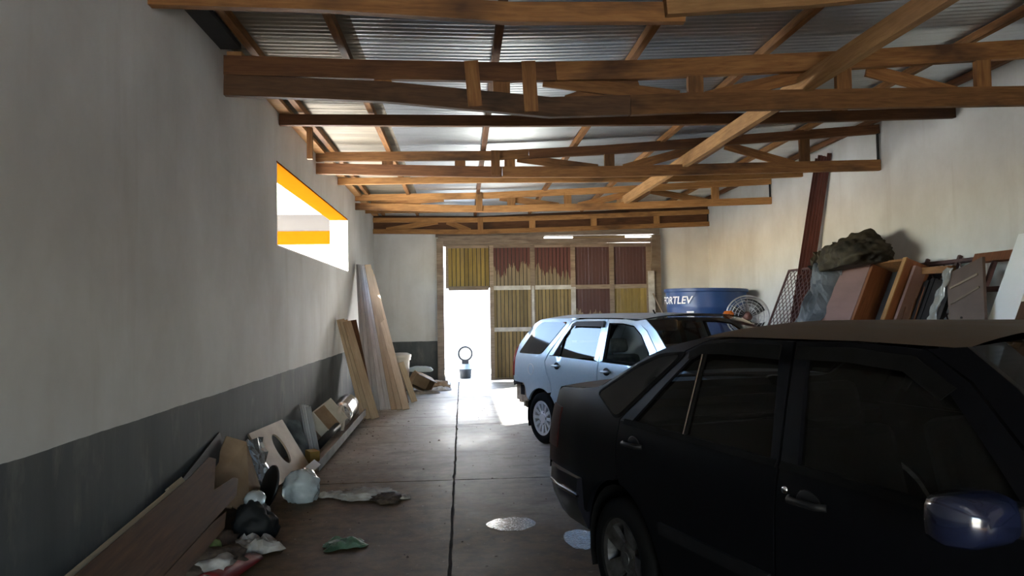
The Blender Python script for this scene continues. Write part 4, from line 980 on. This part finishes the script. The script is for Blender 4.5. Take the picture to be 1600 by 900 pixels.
# brown sheet door, standing nearly upright in front
r = lroot('sheet_door', 6.9, 'brown sheet metal door with a slanted top and two diagonal strips', 'door')
dx_ = lambda z: 4.40 + 0.37 * z
vv = [(dx_(z), y, z + 0.004) for y, z in ((5.82, 0.0), (6.27, 0.0), (7.23, 1.81), (6.78, 1.955))]
vv += [(x + 0.03, y, z) for x, y, z in vv]
MB().add(vv, [(3, 2, 1, 0), (4, 5, 6, 7)] + [(i, (i + 1) % 4, 4 + (i + 1) % 4, 4 + i) for i in range(4)]).build('leaf', 'brown_sheet', r)
bar('diagonal_strip', (dx_(1.66) - 0.008, 7.10, 1.66), (dx_(1.79) - 0.008, 6.76, 1.79), 0.012, 0.018, 'greywood', r)
bar('diagonal_strip', (dx_(1.50) - 0.008, 7.02, 1.50), (dx_(1.66) - 0.008, 6.68, 1.66), 0.012, 0.018, 'greywood', r)
MB().lathe([(0, -0.004), (0.014, -0.004), (0.014, 0.004)], 12, 'Z').build('lock_hole', 'blk_plastic', r, Matrix.Translation((dx_(1.36) - 0.002, 6.80, 1.36)) @ Matrix.Rotation(PI / 2 - 0.35, 4, 'Y'))
# old window frame
r = lroot('window_frame', 6.7, 'empty maroon window frame leaning behind the white board', 'window frame')
for nm, a in [('top_rail', (2.06, 2.16, 6.30, 7.12)), ('stile', (0.3, 2.06, 7.05, 7.12)), ('stile', (0.3, 2.06, 6.30, 6.36)), ('mullion', (1.15, 2.06, 6.80, 6.835)), ('crossbar', (1.74, 1.78, 6.36, 7.05)), ('crossbar', (1.20, 1.24, 6.36, 7.05)), ('bottom_rail', (0.3, 0.4, 6.36, 7.05))]:
    lbox(nm, 'mahogany' if nm == 'top_rail' else 'purple_iron', r, *a, 0.02, 0.06)
o = lbox('white_board', 'white_board', None, 0.0, 2.30, 6.22, 6.55, 0.07, 0.095, 0.002); tag(o, 'plain white board leaning at the right edge of the picture', 'board')
o = lbox('dark_board', 'board_brown', None, 0.0, 1.60, 5.80, 6.24, 0.06, 0.09); tag(o, 'low dark board leaning right of the white board', 'board')
# tall dark red planks in the corner of the pile
for k in range(5):
    o = bar('tall_plank', (5.20 + 0.030 * k, 11.62 - 0.05 * k, 0.01), (5.34 + 0.024 * k, 10.42 - 0.045 * k, 3.72 + 0.02 * ((k * 2) % 3)), 0.06, 0.022, 'darkred', None, (-0.25, -1, 0.1))
    tag(o, 'tall dark red plank leaning on the right wall, %s of five from the left' % ORD[k], 'plank', 'tall dark red planks')
# tarpaulin heaps
me = crumple((0.30, 0.64, 0.27), 7.7, 5, 0.30, 1.35)
o = link('tarpaulin', me, 'tarp', None, Matrix.Translation((5.06, 8.95, 2.0)) @ Matrix.Rotation(-0.05, 4, 'X')); tag(o, 'dark olive tarpaulin bundled on top of the wardrobe', 'tarpaulin')
def drape(u, w):
    y = 10.02 - 0.72 * u; v = 2.26 - 1.15 * w
    q = Vector((u * 3.0, w * 2.2, 1.7))
    d = 0.25 + 0.16 * (1 - abs(2 * u - 1)) + 0.13 * (noise.noise(q * 1.2) + 0.6 * abs(noise.noise(q * 2.4)))
    if w < 0.12: d -= (0.12 - w) * 2.5
    return (v + 0.04 * noise.noise(q * 2), y - 0.14 * w * (0.5 - u), d)
o = sheet(16, 20, drape).build('plastic_sheet', 'tarp_grey', None, LEANM); o.modifiers.new('thick', 'SOLIDIFY').thickness = 0.004
tag(o, 'creased grey plastic sheet hanging between the lattice grille and wardrobe', 'plastic sheet')
def drape2(u, w):
    y = 10.12 - 0.45 * u; v = 2.46 - 0.40 * w
    q = Vector((u * 3.0, w * 2.2, 8.7))
    return (v + 0.10 * noise.noise(q), y, 0.24 + 0.12 * w + 0.15 * noise.noise(q * 1.7))
o = sheet(10, 8, drape2).build('tarpaulin_flap', 'tarp', None, LEANM); o.modifiers.new('thick', 'SOLIDIFY').thickness = 0.005
tag(o, 'folded olive tarpaulin flap in front of the tall dark red planks', 'tarpaulin')

# blue water tank on a timber stand
tk = tag(empty('water_tank', (4.58, 13.45, 0.55)), 'large open blue plastic water tank with white lettering', 'water tank')
TX, TY = 4.58, 13.45
prof = [(0.0, 0.55), (0.60, 0.55), (0.625, 0.60), (0.66, 1.0), (0.672, 1.03), (0.672, 1.06), (0.675, 1.09), (0.715, 1.48), (0.725, 1.50), (0.725, 1.54), (0.722, 1.56), (0.745, 1.80), (0.775, 1.815), (0.778, 1.865), (0.760, 1.872), (0.735, 1.85), (0.70, 1.50), (0.60, 0.62), (0, 0.60)]
MB().lathe(prof, 56).build('shell', 'blue_tank', tk, Matrix.Translation((TX, TY, 0)) @ Matrix.Rotation(0.02, 4, 'Y'), auto=35)
def wrap(pts, a0, sc, z0, R0):
    out = []
    for x, y in pts:
        z = z0 + y * sc; R = R0(z); a = a0 + x * sc / 0.735
        out.append((R * math.cos(a), R * math.sin(a), z))
    return out
cu = bpy.data.curves.new('lettering', 'FONT'); cu.body = 'FORTLEV'; cu.size = 1.0; cu.shear = 0.25; cu.offset = 0.018; cu.resolution_u = 3
to = bpy.data.objects.new('lettering_tmp', cu); COL.objects.link(to)
bpy.context.view_layer.update()
tme = bpy.data.meshes.new_from_object(to.evaluated_get(bpy.context.evaluated_depsgraph_get())); bpy.data.objects.remove(to)
Rz = lambda z: 0.722 + (z - 1.56) * (0.023 / 0.24) + 0.006
bm = bmesh.new(); bm.from_mesh(tme); bmesh.ops.triangulate(bm, faces=bm.faces); bmesh.ops.subdivide_edges(bm, edges=[e for e in bm.edges if e.calc_length() > 0.25], cuts=2)
xmax = max(v.co.x for v in bm.verts)
aend = math.radians(270 - 33); sc = 0.19
for v in bm.verts: v.co = Vector(wrap([(v.co.x - xmax, v.co.y)], aend, sc, 1.60, Rz)[0])
bm.to_mesh(tme); bm.free(); tme.materials.clear()
link('lettering', tme, 'white_print', tk, Matrix.Translation((TX, TY, 0)))
Rl = lambda z: 0.7175 + (z - 1.48) * 0.1 - 0.004
st_ = []
for i in range(5):
    a = math.radians(270 - 44 + 11 * i / 4)
    for z in (1.28, 1.46): R_ = 0.675 + (z - 1.09) / 0.39 * 0.04 + 0.005; st_.append((R_ * math.cos(a), R_ * math.sin(a), z))
MB().add(st_, [(2 * i, 2 * i + 2, 2 * i + 3, 2 * i + 1) for i in range(4)]).build('sticker', 'white_print', tk, Matrix.Translation((TX, TY, 0)))
sd_ = tag(empty('tank_stand', (TX, TY, 0)), 'low timber stand carrying the blue tank behind the station wagon', 'stand')
for dx in (-0.5, 0.5):
    for dy in (-0.4, 0.4): MB().mm((TX + dx - 0.05, TY + dy - 0.05, 0), (TX + dx + 0.05, TY + dy + 0.05, 0.46)).build('leg', 'greywood', sd_)
for k in range(6): MB().mm((TX - 0.66, TY - 0.6 + k * 0.21, 0.46), (TX + 0.66, TY - 0.44 + k * 0.21, 0.545)).build('plank', 'greywood', sd_)
# stick by the gate post
o = bar('thin_pole', (4.05, 15.35, 1.78), (4.42, 14.6, 1.52), 0.025, 0.025, 'greywood'); tag(o, 'thin grey pole poking out behind the blue tank', 'pole')
o.matrix_basis = frame((4.10, 15.3, 1.85), (4.75, 14.35, 0.012))[0]; 
for v in o.data.vertices:
    if v.co.x > 0.1: v.co.x = (Vector((4.10, 15.3, 1.85)) - Vector((4.75, 14.35, 0.012))).length

# pedestal fan
FX, FY, FZ = 4.72, 11.7, 1.36
fn_ = tag(empty('pedestal_fan', (FX, FY, 0)), 'large wire-caged pedestal fan with dark blades beside the blue tank', 'fan')
fm = Matrix.Translation((FX, FY, FZ)) @ Matrix.Rotation(math.radians(-20), 4, 'Z')
cg = MB()
for R_, yy in ((0.345, 0.0), (0.335, -0.05), (0.30, -0.075), (0.255, -0.09), (0.205, -0.10), (0.15, -0.105), (0.335, 0.06), (0.27, 0.08), (0.18, 0.09)): cg.ring(R_, 0.0045 if R_ < 0.34 else 0.007, (0, yy, 0), 'Y', 44, 6)
for k in range(20):
    a = 2 * PI * k / 20; e = (math.cos(a), math.sin(a))
    cg.tube([(e[0] * r_, yy, e[1] * r_) for r_, yy in ((0.07, -0.105), (0.2, -0.10), (0.30, -0.075), (0.34, -0.03), (0.345, 0.0), (0.335, 0.06), (0.18, 0.09), (0.06, 0.09))], 0.0025, 5)
cg.build('cage', 'wire', fn_, fm, smooth=True)
bl = None
for k in range(3):
    a0 = 2 * PI * k / 3 + 0.55
    def fb(u, w, a0=a0):
        r_ = 0.05 + 0.24 * w; a = a0 + (u - 0.5) * (0.9 + 0.5 * w) + 0.5 * w
        return (r_ * math.cos(a), -0.03 + (u - 0.5) * 0.07, r_ * math.sin(a))
    o = sheet(6, 6, fb).build('blade', 'blade', fn_, fm, smooth=True); o.modifiers.new('thick', 'SOLIDIFY').thickness = 0.004
MB().lathe([(0, -0.09), (0.045, -0.085), (0.06, -0.06), (0.06, 0.0), (0.075, 0.0), (0.085, 0.06), (0.08, 0.20), (0.04, 0.24), (0, 0.24)], 24, 'Y').build('motor', simple('brown_motor', (0.16, 0.07, 0.055), None, 0.5), fn_, fm, smooth=True)
MB().tube([(FX + 0.03, FY + 0.14, 0.03), (FX + 0.03, FY + 0.14, FZ - 0.02)], 0.02, 12).build('pole', 'wire', fn_, smooth=True)
MB().lathe([(0, 0), (0.25, 0), (0.25, 0.015), (0.06, 0.05), (0, 0.05)], 32, 'Z', (FX + 0.03, FY + 0.14, 0)).build('base', 'blk_plastic', fn_, smooth=True)

# loose amber lamps
o = link('lamp_unit', MB().box((0, 0, 0.04), (0.12, 0.08, 0.08)).mesh('lamp'), 'amber', None, Matrix.Translation((0, 0, 0)))
o.matrix_basis = WM[WAG.root] @ Matrix.Translation((1.60, 0.50, 1.385)) ; o.modifiers.new('b', 'BEVEL').width = 0.025; tag(o, 'orange lamp unit lying on the far front corner of the wagon roof', 'lamp')
o = link('lamp_unit', MB().box((0, 0, 0.03), (0.08, 0.08, 0.06)).mesh('lamp'), 'amber')
o.matrix_basis = WM[WAG.root] @ Matrix.Translation((1.98, 0.30, 0.955)); o.modifiers.new('b', 'BEVEL').width = 0.02; tag(o, 'small red-orange lamp seen through the wagon windshield', 'lamp')

# ================================================================== THINGS ALONG THE LEFT WALL
def lplank(name, label, cat, base, top, wd, th, mat, nrm, group=None, jag=0.0):
    o = bar(name, base, top, wd, th, mat, None, nrm); return tag(o, label, cat, group)
nr = (0.30, -1.0, 0.15)
for k in range(5):
    lplank('leaning_board', 'tall bluish-white board of the leaning stack, %s from the left wall' % ORD[k], 'board', (-1.50 + 0.088 * k, 11.44 - 0.010 * k, 0.012), (-1.82 + 0.040 * k, 13.04 - 0.045 * k, 2.38 - 0.012 * k), 0.115, 0.020, 'board_grey', nr, 'tall bluish-white boards')
for k in range(3):
    lplank('leaning_board', ['tall tan board lying on the bluish-white boards', 'tall tan board in the middle of the three tan ones', 'rightmost tall tan board of the big stack'][k], 'board', (-1.06 + 0.088 * k, 11.36 - 0.010 * k, 0.012), (-1.64 + 0.035 * k, 12.80 - 0.035 * k, 2.36 - 0.09 * k), 0.11, 0.022, 'board_tan', nr, 'tall tan boards')
for k in range(3):
    lplank('leaning_board', 'short tan board of the low leaning stack, %s from the wall' % ORD[k], 'board', (-1.40 + 0.075 * k, 10.50 - 0.03 * k, 0.012), (-1.82 + 0.055 * k, 11.0 - 0.045 * k, 1.42 - 0.015 * k), 0.115, 0.022, 'board_tan', nr, 'short tan boards')
lplank('leaning_board', 'dark brown board behind the short tan boards', 'board', (-1.36, 10.75, 0.012), (-1.70, 11.25, 1.40), 0.16, 0.02, 'board_brown', nr)
lplank('leaning_board', 'short pale board leaning at the foot of the tall tan boards', 'board', (-0.82, 12.3, 0.012), (-1.06, 12.55, 0.66), 0.10, 0.025, 'board_tan', nr)
lplank('leaning_board', 'narrow tan batten at the foot of the tall tan boards', 'board', (-0.93, 12.15, 0.012), (-1.12, 12.45, 0.60), 0.06, 0.025, 'board_brown', nr)
# bin
bn = tag(empty('plastic_bin', (-1.22, 14.2, 0)), 'off-white plastic bin with a lid behind the leaning boards', 'bin')
MB().lathe([(0, 0), (0.15, 0), (0.17, 0.04), (0.19, 0.60), (0.215, 0.60), (0.215, 0.66), (0.19, 0.66)], 28, 'Z', (-1.22, 14.2, 0)).build('body', 'binmat', bn, auto=35)
MB().lathe([(0.225, 0.655), (0.225, 0.70), (0.15, 0.735), (0, 0.745)], 28, 'Z', (-1.22, 14.2, 0)).build('lid', 'binmat', bn, auto=35)
# carton, bag and scraps by the gate
cb = tag(empty('cardboard_box', (-0.80, 14.3, 0)), 'open cardboard box tipped over beside the gate post', 'box')
R = Matrix.Translation((-0.80, 14.15, 0.17)) @ Matrix.Rotation(math.radians(28), 4, 'Y') @ Matrix.Rotation(math.radians(15), 4, 'Z')
for nm, a, b_ in (('side', (-0.2, -0.2, -0.14), (-0.19, 0.2, 0.14)), ('side', (0.19, -0.2, -0.14), (0.2, 0.2, 0.14)), ('side', (-0.19, 0.19, -0.14), (0.19, 0.2, 0.14)), ('bottom', (-0.19, -0.2, -0.14), (0.19, 0.19, -0.13)), ('top', (-0.19, -0.2, 0.13), (0.19, 0.19, 0.14)), ('flap', (-0.19, -0.36, 0.14), (0.19, -0.2, 0.15))):
    MB().mm(a, b_).build(nm, 'card' if nm != 'flap' else 'rag', cb, R)
me = crumple((0.085, 0.25, 0.07), 1.3, 4, 0.22, 1.6)
o = link('plastic_bag', me, 'bluewhite', None, Matrix.Translation((-0.82, 14.25, 0.36)) @ Matrix.Rotation(math.radians(68), 4, 'Z')); tag(o, 'rolled pale blue plastic bag lying on the cardboard box', 'bag')
o = link('crumpled_paper', crumple((0.22, 0.16, 0.10), 2.6, 4, 0.4, 2.4), 'card', None, Matrix.Translation((-0.50, 14.5, 0))); tag(o, 'crumpled brown paper between the carton and the gate post', 'paper')
def scrap(nm, label, cat, mat, x, y, sx, sy, hgt, seed, rzz=0.0, z0=0.004, n=12):
    def fn(u, w):
        q = Vector((u * 3.1 + seed, w * 3.7, seed * 1.7)); e = (1 - (2 * u - 1) ** 4) * (1 - (2 * w - 1) ** 4)
        jx = 0.20 * noise.noise(Vector((w * 4, seed, 3))); jy = 0.20 * noise.noise(Vector((u * 4, seed, 7)))
        return ((u - 0.5 + jx * (u - 0.5) * 2) * sx, (w - 0.5 + jy) * sy, z0 + hgt * (0.10 + 0.9 * e) * (0.5 + abs(noise.noise(q)) * 1.3))
    o = sheet(n, n, fn).build(nm, mat, None, Matrix.Translation((x, y, 0)) @ Matrix.Rotation(rzz, 4, 'Z')); o.modifiers.new('thick', 'SOLIDIFY').thickness = 0.003
    return tag(o, label, cat)
scrap('paper_scrap', 'white scrap of paper on the floor by the tipped carton', 'paper', 'rag', -0.72, 13.65, 0.55, 0.25, 0.05, 1.1)
scrap('paper_scrap', 'white scrap of paper on the floor next to the gate post', 'paper', 'white_paint', -0.45, 14.15, 0.45, 0.30, 0.06, 5.3)
scrap('paper_scrap', 'small white scrap on the floor under the short tan boards', 'paper', 'rag', -1.10, 10.1, 0.18, 0.12, 0.02, 9.3)
for k, (x, y) in enumerate([(-0.36, 14.6), (-0.26, 15.1)]):
    o = bar('iron_stake', (x, y, 0.0), (x + 0.01, y, 0.26), 0.012, 0.012, 'blk_plastic', None, (1, 0, 0)); tag(o, ['thin iron stake standing in front of the gate post', 'thin iron stake standing at the edge of the doorway'][k], 'stake')

# metal scrap further forward
pr = tag(empty('metal_profile', (-1.43, 8.8, 0)), 'long metal angle lying on the floor along the left wall', 'metal profile')
bar('flange', (-1.44, 7.0, 0.015), (-1.42, 10.2, 0.10), 0.13, 0.012, 'greywood', pr)
bar('web', (-1.375, 7.0, 0.05), (-1.355, 10.2, 0.135), 0.010, 0.09, 'wire_dull', pr)
def bent(u, w):
    a = math.radians(-20 + 150 * u); return (-1.58 + 0.17 * math.cos(a) * 0.9, 9.35 + 0.75 * w + 0.05 * u, 0.18 + 0.17 * math.sin(a) + 0.05 * w)
o = sheet(14, 4, bent).build('bent_metal_sheet', 'foil', None, smooth=True); o.modifiers.new('thick', 'SOLIDIFY').thickness = 0.006
tag(o, 'shiny bent metal sheet beside the low stack of tan boards', 'metal sheet')
tb = tag(empty('metal_tray', (-1.66, 8.9, 0.1)), 'pale open tray tipped over on the metal scrap', 'tray')
R = Matrix.Translation((-1.62, 8.75, 0.26)) @ Matrix.Rotation(math.radians(50), 4, 'Y') @ Matrix.Rotation(math.radians(20), 4, 'X')
for nm, a, b_ in (('bottom', (-0.16, -0.24, -0.06), (0.16, 0.24, -0.05)), ('side', (-0.16, -0.24, -0.05), (-0.15, 0.24, 0.08)), ('side', (0.15, -0.24, -0.05), (0.16, 0.24, 0.08)), ('side', (-0.15, -0.24, -0.05), (0.15, -0.23, 0.08)), ('side', (-0.15, 0.23, -0.05), (0.15, 0.24, 0.08))):
    MB().mm(a, b_).build(nm, 'binmat' if nm == 'side' else 'card', tb, R)
def strap_(u, w):
    a = math.radians(-70 + 220 * u); return (-1.50 + 0.04 * w, 8.95 + 0.16 * math.cos(a), 0.22 + 0.17 * math.sin(a))
o = sheet(18, 2, strap_).build('curved_strip', 'binmat', None, smooth=True); o.modifiers.new('thick', 'SOLIDIFY').thickness = 0.01
tag(o, 'curved pale strip arching over the tipped tray', 'strip')
o = MB().tube([(-1.60, 8.15, 0.05), (-1.54, 8.5, 0.12), (-1.50, 8.8, 0.16)], 0.045, 14).build('black_pipe', 'blk_plastic', None, smooth=True); tag(o, 'black pipe stub lying beside the metal angle', 'pipe')
# stack of thin white boards, panel with a hole, small boxes
for k in range(4):
    lplank('thin_board', 'thin white board of the small stack behind the holed panel, %s from the wall' % ORD[k], 'board', (-1.68 + 0.028 * k, 8.09 - 0.012 * k, 0.012), (-1.845 + 0.03 * k, 8.45 - 0.02 * k, 0.475 - 0.008 * k), 0.055, 0.012, 'board_grey', (0.5, -1, 0.3), 'thin white boards')
lplank('bluish_board', 'dark bluish panel between the holed panel and thin white boards', 'panel', (-1.68, 7.75, 0.012), (-1.86, 8.0, 0.36), 0.22, 0.012, 'seat_blue', (0.75, -0.6, 0.3))
V, tri, bnd = fill2d(round_poly([(0, 0), (0.84, 0), (0.84, 0.52), (0, 0.52)], 0.01, 1), 0.05, [(0.45 + 0.115 * math.cos(2 * PI * k / 28), 0.27 + 0.155 * math.sin(2 * PI * k / 28)) for k in range(28)])
v = [(p.x, p.y, 0.0) for p in V]; n0 = len(v); v += [(p.x, p.y, -0.018) for p in V]
f = list(tri) + [tuple(i + n0 for i in reversed(t_)) for t_ in tri] + [(a, b_, b_ + n0, a + n0) for a, b_ in bnd]
U = Vector((0.09, 0.90, 0.0)).normalized(); Vv = Vector((-0.25, 0.10, 0.43)).normalized(); Nn = U.cross(Vv).normalized(); Vv = Nn.cross(U)
hm = Matrix((U, Vv, Nn)).transposed().to_4x4(); hm.translation = (-1.60, 6.45, 0.02)
o = MB().add(v, f).build('holed_panel', 'plywood', None, hm); tag(o, 'pale plywood panel with an oval hole leaning on the left wall', 'panel')
o = MB().box((0, 0, 0.065), (0.10, 0.16, 0.13)).build('small_box', 'mustard', None, Matrix.Translation((-1.52, 7.45, 0.0)) @ Matrix.Rotation(0.5, 4, 'Z'), bevel=0.004); tag(o, 'mustard yellow box on the floor beside the holed panel', 'box')
o = bar('white_strip', (-1.47, 6.30, 0.05), (-1.36, 6.85, 0.12), 0.075, 0.03, 'white_board', None, (0.6, -0.4, 0.8)); tag(o, 'short bright white strip at the foot of the holed panel', 'strip')
o = link('film_bag', crumple((0.14, 0.13, 0.16), 6.1, 4, 0.25, 2.0), 'film', None, Matrix.Translation((-1.31, 5.98, 0.0))); tag(o, 'clear plastic bag on the floor in front of the holed panel', 'bag')
scrap('rag', 'small pale rag poking out beside the clear plastic bag', 'rag', 'rag', -1.08, 6.05, 0.24, 0.10, 0.05, 3.3)
# foil, lid, cardboard and black things
def foil_(u, w):
    q = Vector((u * 3, w * 3, 2)); return (-1.80 + 0.17 * u + 0.06 * w + 0.03 * noise.noise(q * 2), 5.78 + 0.28 * u + 0.06 * w, 0.50 - 0.50 * w + 0.02 * noise.noise(q * 3) * (1 - w))
o = sheet(12, 12, foil_).build('foil_sheet', 'foil', None); o.modifiers.new('thick', 'SOLIDIFY').thickness = 0.003; tag(o, 'crinkled silver foil standing left of the holed panel', 'foil')
lm = Matrix.Translation((-1.50, 5.75, 0.165)) @ Matrix.Rotation(math.radians(-58), 4, 'Z') @ Matrix.Rotation(math.radians(-18), 4, 'X')
ld = MB().lathe([(0, -0.03), (0.10, -0.03), (0.145, -0.012), (0.165, -0.012), (0.168, 0.0), (0.16, 0.008), (0, -0.012)], 36, 'Y')
o = ld.build('round_cover', 'black_sheet', None, lm, auto=40); tag(o, 'black round lid standing on edge beside the foil', 'lid')
cbm = tag(empty('cardboard_sheet', (-1.72, 5.5, 0.1)), 'bent piece of brown cardboard standing against the left wall', 'cardboard')
MB().add([(-1.83, 5.15, 0.20), (-1.83, 5.78, 0.56), (-1.70, 5.85, 0.50), (-1.66, 5.35, 0.12), (-1.835, 5.15, 0.19), (-1.84, 5.78, 0.555), (-1.71, 5.86, 0.49), (-1.67, 5.36, 0.11)], [(0, 1, 2, 3), (7, 6, 5, 4), (0, 4, 5, 1), (1, 5, 6, 2), (2, 6, 7, 3), (3, 7, 4, 0)]).build('upper_fold', 'card', cbm)
MB().add([(-1.70, 5.84, 0.50), (-1.60, 5.90, 0.10), (-1.56, 5.45, 0.04), (-1.665, 5.36, 0.13), (-1.71, 5.85, 0.49), (-1.61, 5.91, 0.09), (-1.57, 5.46, 0.03), (-1.67, 5.37, 0.12)], [(0, 1, 2, 3), (7, 6, 5, 4), (0, 4, 5, 1), (1, 5, 6, 2), (2, 6, 7, 3), (3, 7, 4, 0)]).build('lower_fold', 'card', cbm)
o = bar('black_board', (-1.80, 4.75, 0.34), (-1.86, 5.75, 0.52), 0.025, 0.16, 'black_matte', None, (-0.3, 0, 1)); tag(o, 'thin black panel leaning on the wall behind the cardboard', 'panel')
o = link('black_bag', crumple((0.14, 0.13, 0.15), 8.4, 4, 0.3, 1.8), 'black_matte', None, Matrix.Translation((-1.40, 4.98, 0.0))); tag(o, 'black plastic bag on the floor by the notched plank', 'bag')
o = link('clear_tub', crumple((0.07, 0.08, 0.07), 3.4, 3, 0.15, 1.8), 'film', None, Matrix.Translation((-1.43, 5.05, 0.20)) @ Matrix.Rotation(0.3, 4, 'Y')); tag(o, 'clear plastic tub lying on top of the black bag', 'tub')
# notched planks along the wall
def notched(poly, m, mat, name, label, th=0.024):
    V, tri, bnd = fill2d(poly, 0.5)
    v = [(p.x, p.y, 0.0) for p in V]; n0 = len(v); v += [(p.x, p.y, -th) for p in V]
    f = list(tri) + [tuple(i + n0 for i in reversed(t_)) for t_ in tri] + [(a, b_, b_ + n0, a + n0) for a, b_ in bnd]
    return tag(MB().add(v, f).build(name, mat, None, m), label, 'plank')
U = Vector((0.02, 2.2, 0.22)).normalized(); Nn = Vector((0.80, -0.1, 0.60)).normalized(); Nn = (Nn - U * Nn.dot(U)).normalized(); Vv = Nn.cross(U)
pm = Matrix((U, Vv, Nn)).transposed().to_4x4(); pm.translation = (-1.52, 2.9, 0.10)
notched([(0, 0), (2.05, 0), (2.22, 0.07), (2.18, 0.10), (1.86, 0.13), (2.16, 0.27), (2.10, 0.31), (1.75, 0.29), (0, 0.29)], pm, 'board_brown', 'notched_plank', 'dark brown plank with a forked broken end lying along the left wall')
pm2 = Matrix((U, Vv, Nn)).transposed().to_4x4(); pm2.translation = Vector((-1.52, 2.9, 0.10)) + Vv * 0.27 - Nn * 0.03
notched([(0, 0), (1.72, 0), (1.72, 0.055), (1.52, 0.055), (1.52, 0.045), (0, 0.045)], pm2, 'board_tan', 'edge_batten', 'thin paler batten along the upper edge of the forked plank')
pm3 = Matrix((U, Vv, Nn)).transposed().to_4x4(); pm3.translation = Vector((-1.47, 2.7, 0.02)) + Nn * 0.0
notched([(0, 0), (1.85, 0.0), (2.0, 0.06), (1.80, 0.075), (0, 0.08)], pm3, 'board_brown', 'low_plank', 'narrow splintered plank below the forked plank')
# coloured rubbish in the near corner
scrap('paper_scrap', 'dirty white paper wrapped over the red plastic', 'paper', 'rag', -1.36, 4.72, 0.34, 0.26, 0.10, 7.7, 0.4)
def redf(u, w):
    a = math.radians(160 * u); return (-1.30 + 0.075 * math.cos(a) - 0.10 * w, 4.55 - 0.50 * w, 0.012 + (0.035 + 0.055 * w) * math.sin(a))
o = sheet(10, 8, redf).build('red_plastic', 'redplastic', None, smooth=True); o.modifiers.new('thick', 'SOLIDIFY').thickness = 0.004; tag(o, 'curved red plastic piece in the near corner of rubbish', 'plastic')
o = link('green_scrap', crumple((0.07, 0.08, 0.06), 5.5, 3, 0.4, 2.0), 'limerag', None, Matrix.Translation((-1.52, 4.45, 0.08))); tag(o, 'small lime green scrap left of the red plastic', 'scrap')
o = link('dark_rubbish', crumple((0.22, 0.34, 0.10), 2.2, 4, 0.5, 2.2), 'gut', None, Matrix.Translation((-1.56, 4.40, 0.0))); tag(o, 'heap of dark rubbish under the forked plank', 'rubbish')
o = link('pale_scrap', crumple((0.10, 0.12, 0.05), 9.2, 3, 0.5, 2.2), 'rag', None, Matrix.Translation((-1.42, 4.25, 0.06))); tag(o, 'pale crumpled scrap at the bottom edge beside the red plastic', 'scrap')

# ---- on the floor
rg = link('floor_rag', crumple((0.20, 0.10, 0.04), 4.4, 4, 0.55, 2.2), 'rag', None, Matrix.Translation((-0.80, 6.0, 0)) @ Matrix.Rotation(0.15, 4, 'Z')); tag(rg, 'dirty white rag lying flat on the floor left of the long joint', 'rag')
o = link('dirt_heap', crumple((0.10, 0.10, 0.03), 3.8, 4, 0.6, 3), 'gut', None, Matrix.Translation((-0.62, 5.88, 0))); tag(o, 'small dark heap of dirt on the end of the white rag', 'dirt')
scrap('floor_rag', 'small white scrap at the right end of the dirty rag', 'rag', 'rag', -0.50, 5.93, 0.12, 0.10, 0.025, 6.4, 0.1)
scrap('floor_rag', 'crumpled green plastic scrap on the brown floor', 'plastic', 'greenrag', -0.77, 4.75, 0.24, 0.17, 0.05, 2.4, 0.35)
def blob(nm, label, x, y, rx, ry, seed):
    v = [(0, 0, 0.0035)] + [(rx * math.cos(a) * (1 + 0.18 * noise.noise(Vector((math.cos(a) * 1.5, math.sin(a) * 1.5, seed)))), ry * math.sin(a) * (1 + 0.25 * noise.noise(Vector((math.cos(a) * 2, math.sin(a) * 2, seed + 5)))), 0.002) for a in [2 * PI * k / 40 for k in range(40)]]
    f = [(0, 1 + k, 1 + (k + 1) % 40) for k in range(40)]
    return tag(MB().add(v, f).build(nm, 'puddle', None, Matrix.Translation((x, y, 0))), label, 'puddle')
blob('puddle', 'oval wet patch on the floor right of the long joint', 0.33, 5.12, 0.175, 0.165, 1.0)
blob('puddle', 'wet patch on the floor just behind the sedan rear wheel', 0.76, 4.72, 0.12, 0.21, 4.0)
# crumbs, leaves and grit
m = MB(); rnd = random.Random(5)
for k in range(900):
    near = rnd.random() < 0.55
    x = rnd.uniform(-1.8, 3.0) if not near else XL + abs(rnd.gauss(0, 0.45)) + 0.05
    y = rnd.uniform(3.0, 12.0); s_ = rnd.uniform(0.004, 0.013) * (1.5 if rnd.random() < 0.08 else 1)
    a = rnd.uniform(0, PI); c_, d_ = math.cos(a) * s_, math.sin(a) * s_; h = s_ * rnd.uniform(0.2, 0.7)
    m.add([(x + c_, y + d_, 0), (x - d_ * 0.6, y + c_ * 0.6, 0), (x - c_, y - d_, 0), (x + d_ * 0.6, y - c_ * 0.6, 0), (x, y, h + 0.001)], [(0, 1, 4), (1, 2, 4), (2, 3, 4), (3, 0, 4)])
o = m.build('floor_grit', 'gut'); tag(o, 'crumbs, chips and grit scattered over the floor', 'grit', kind='stuff')
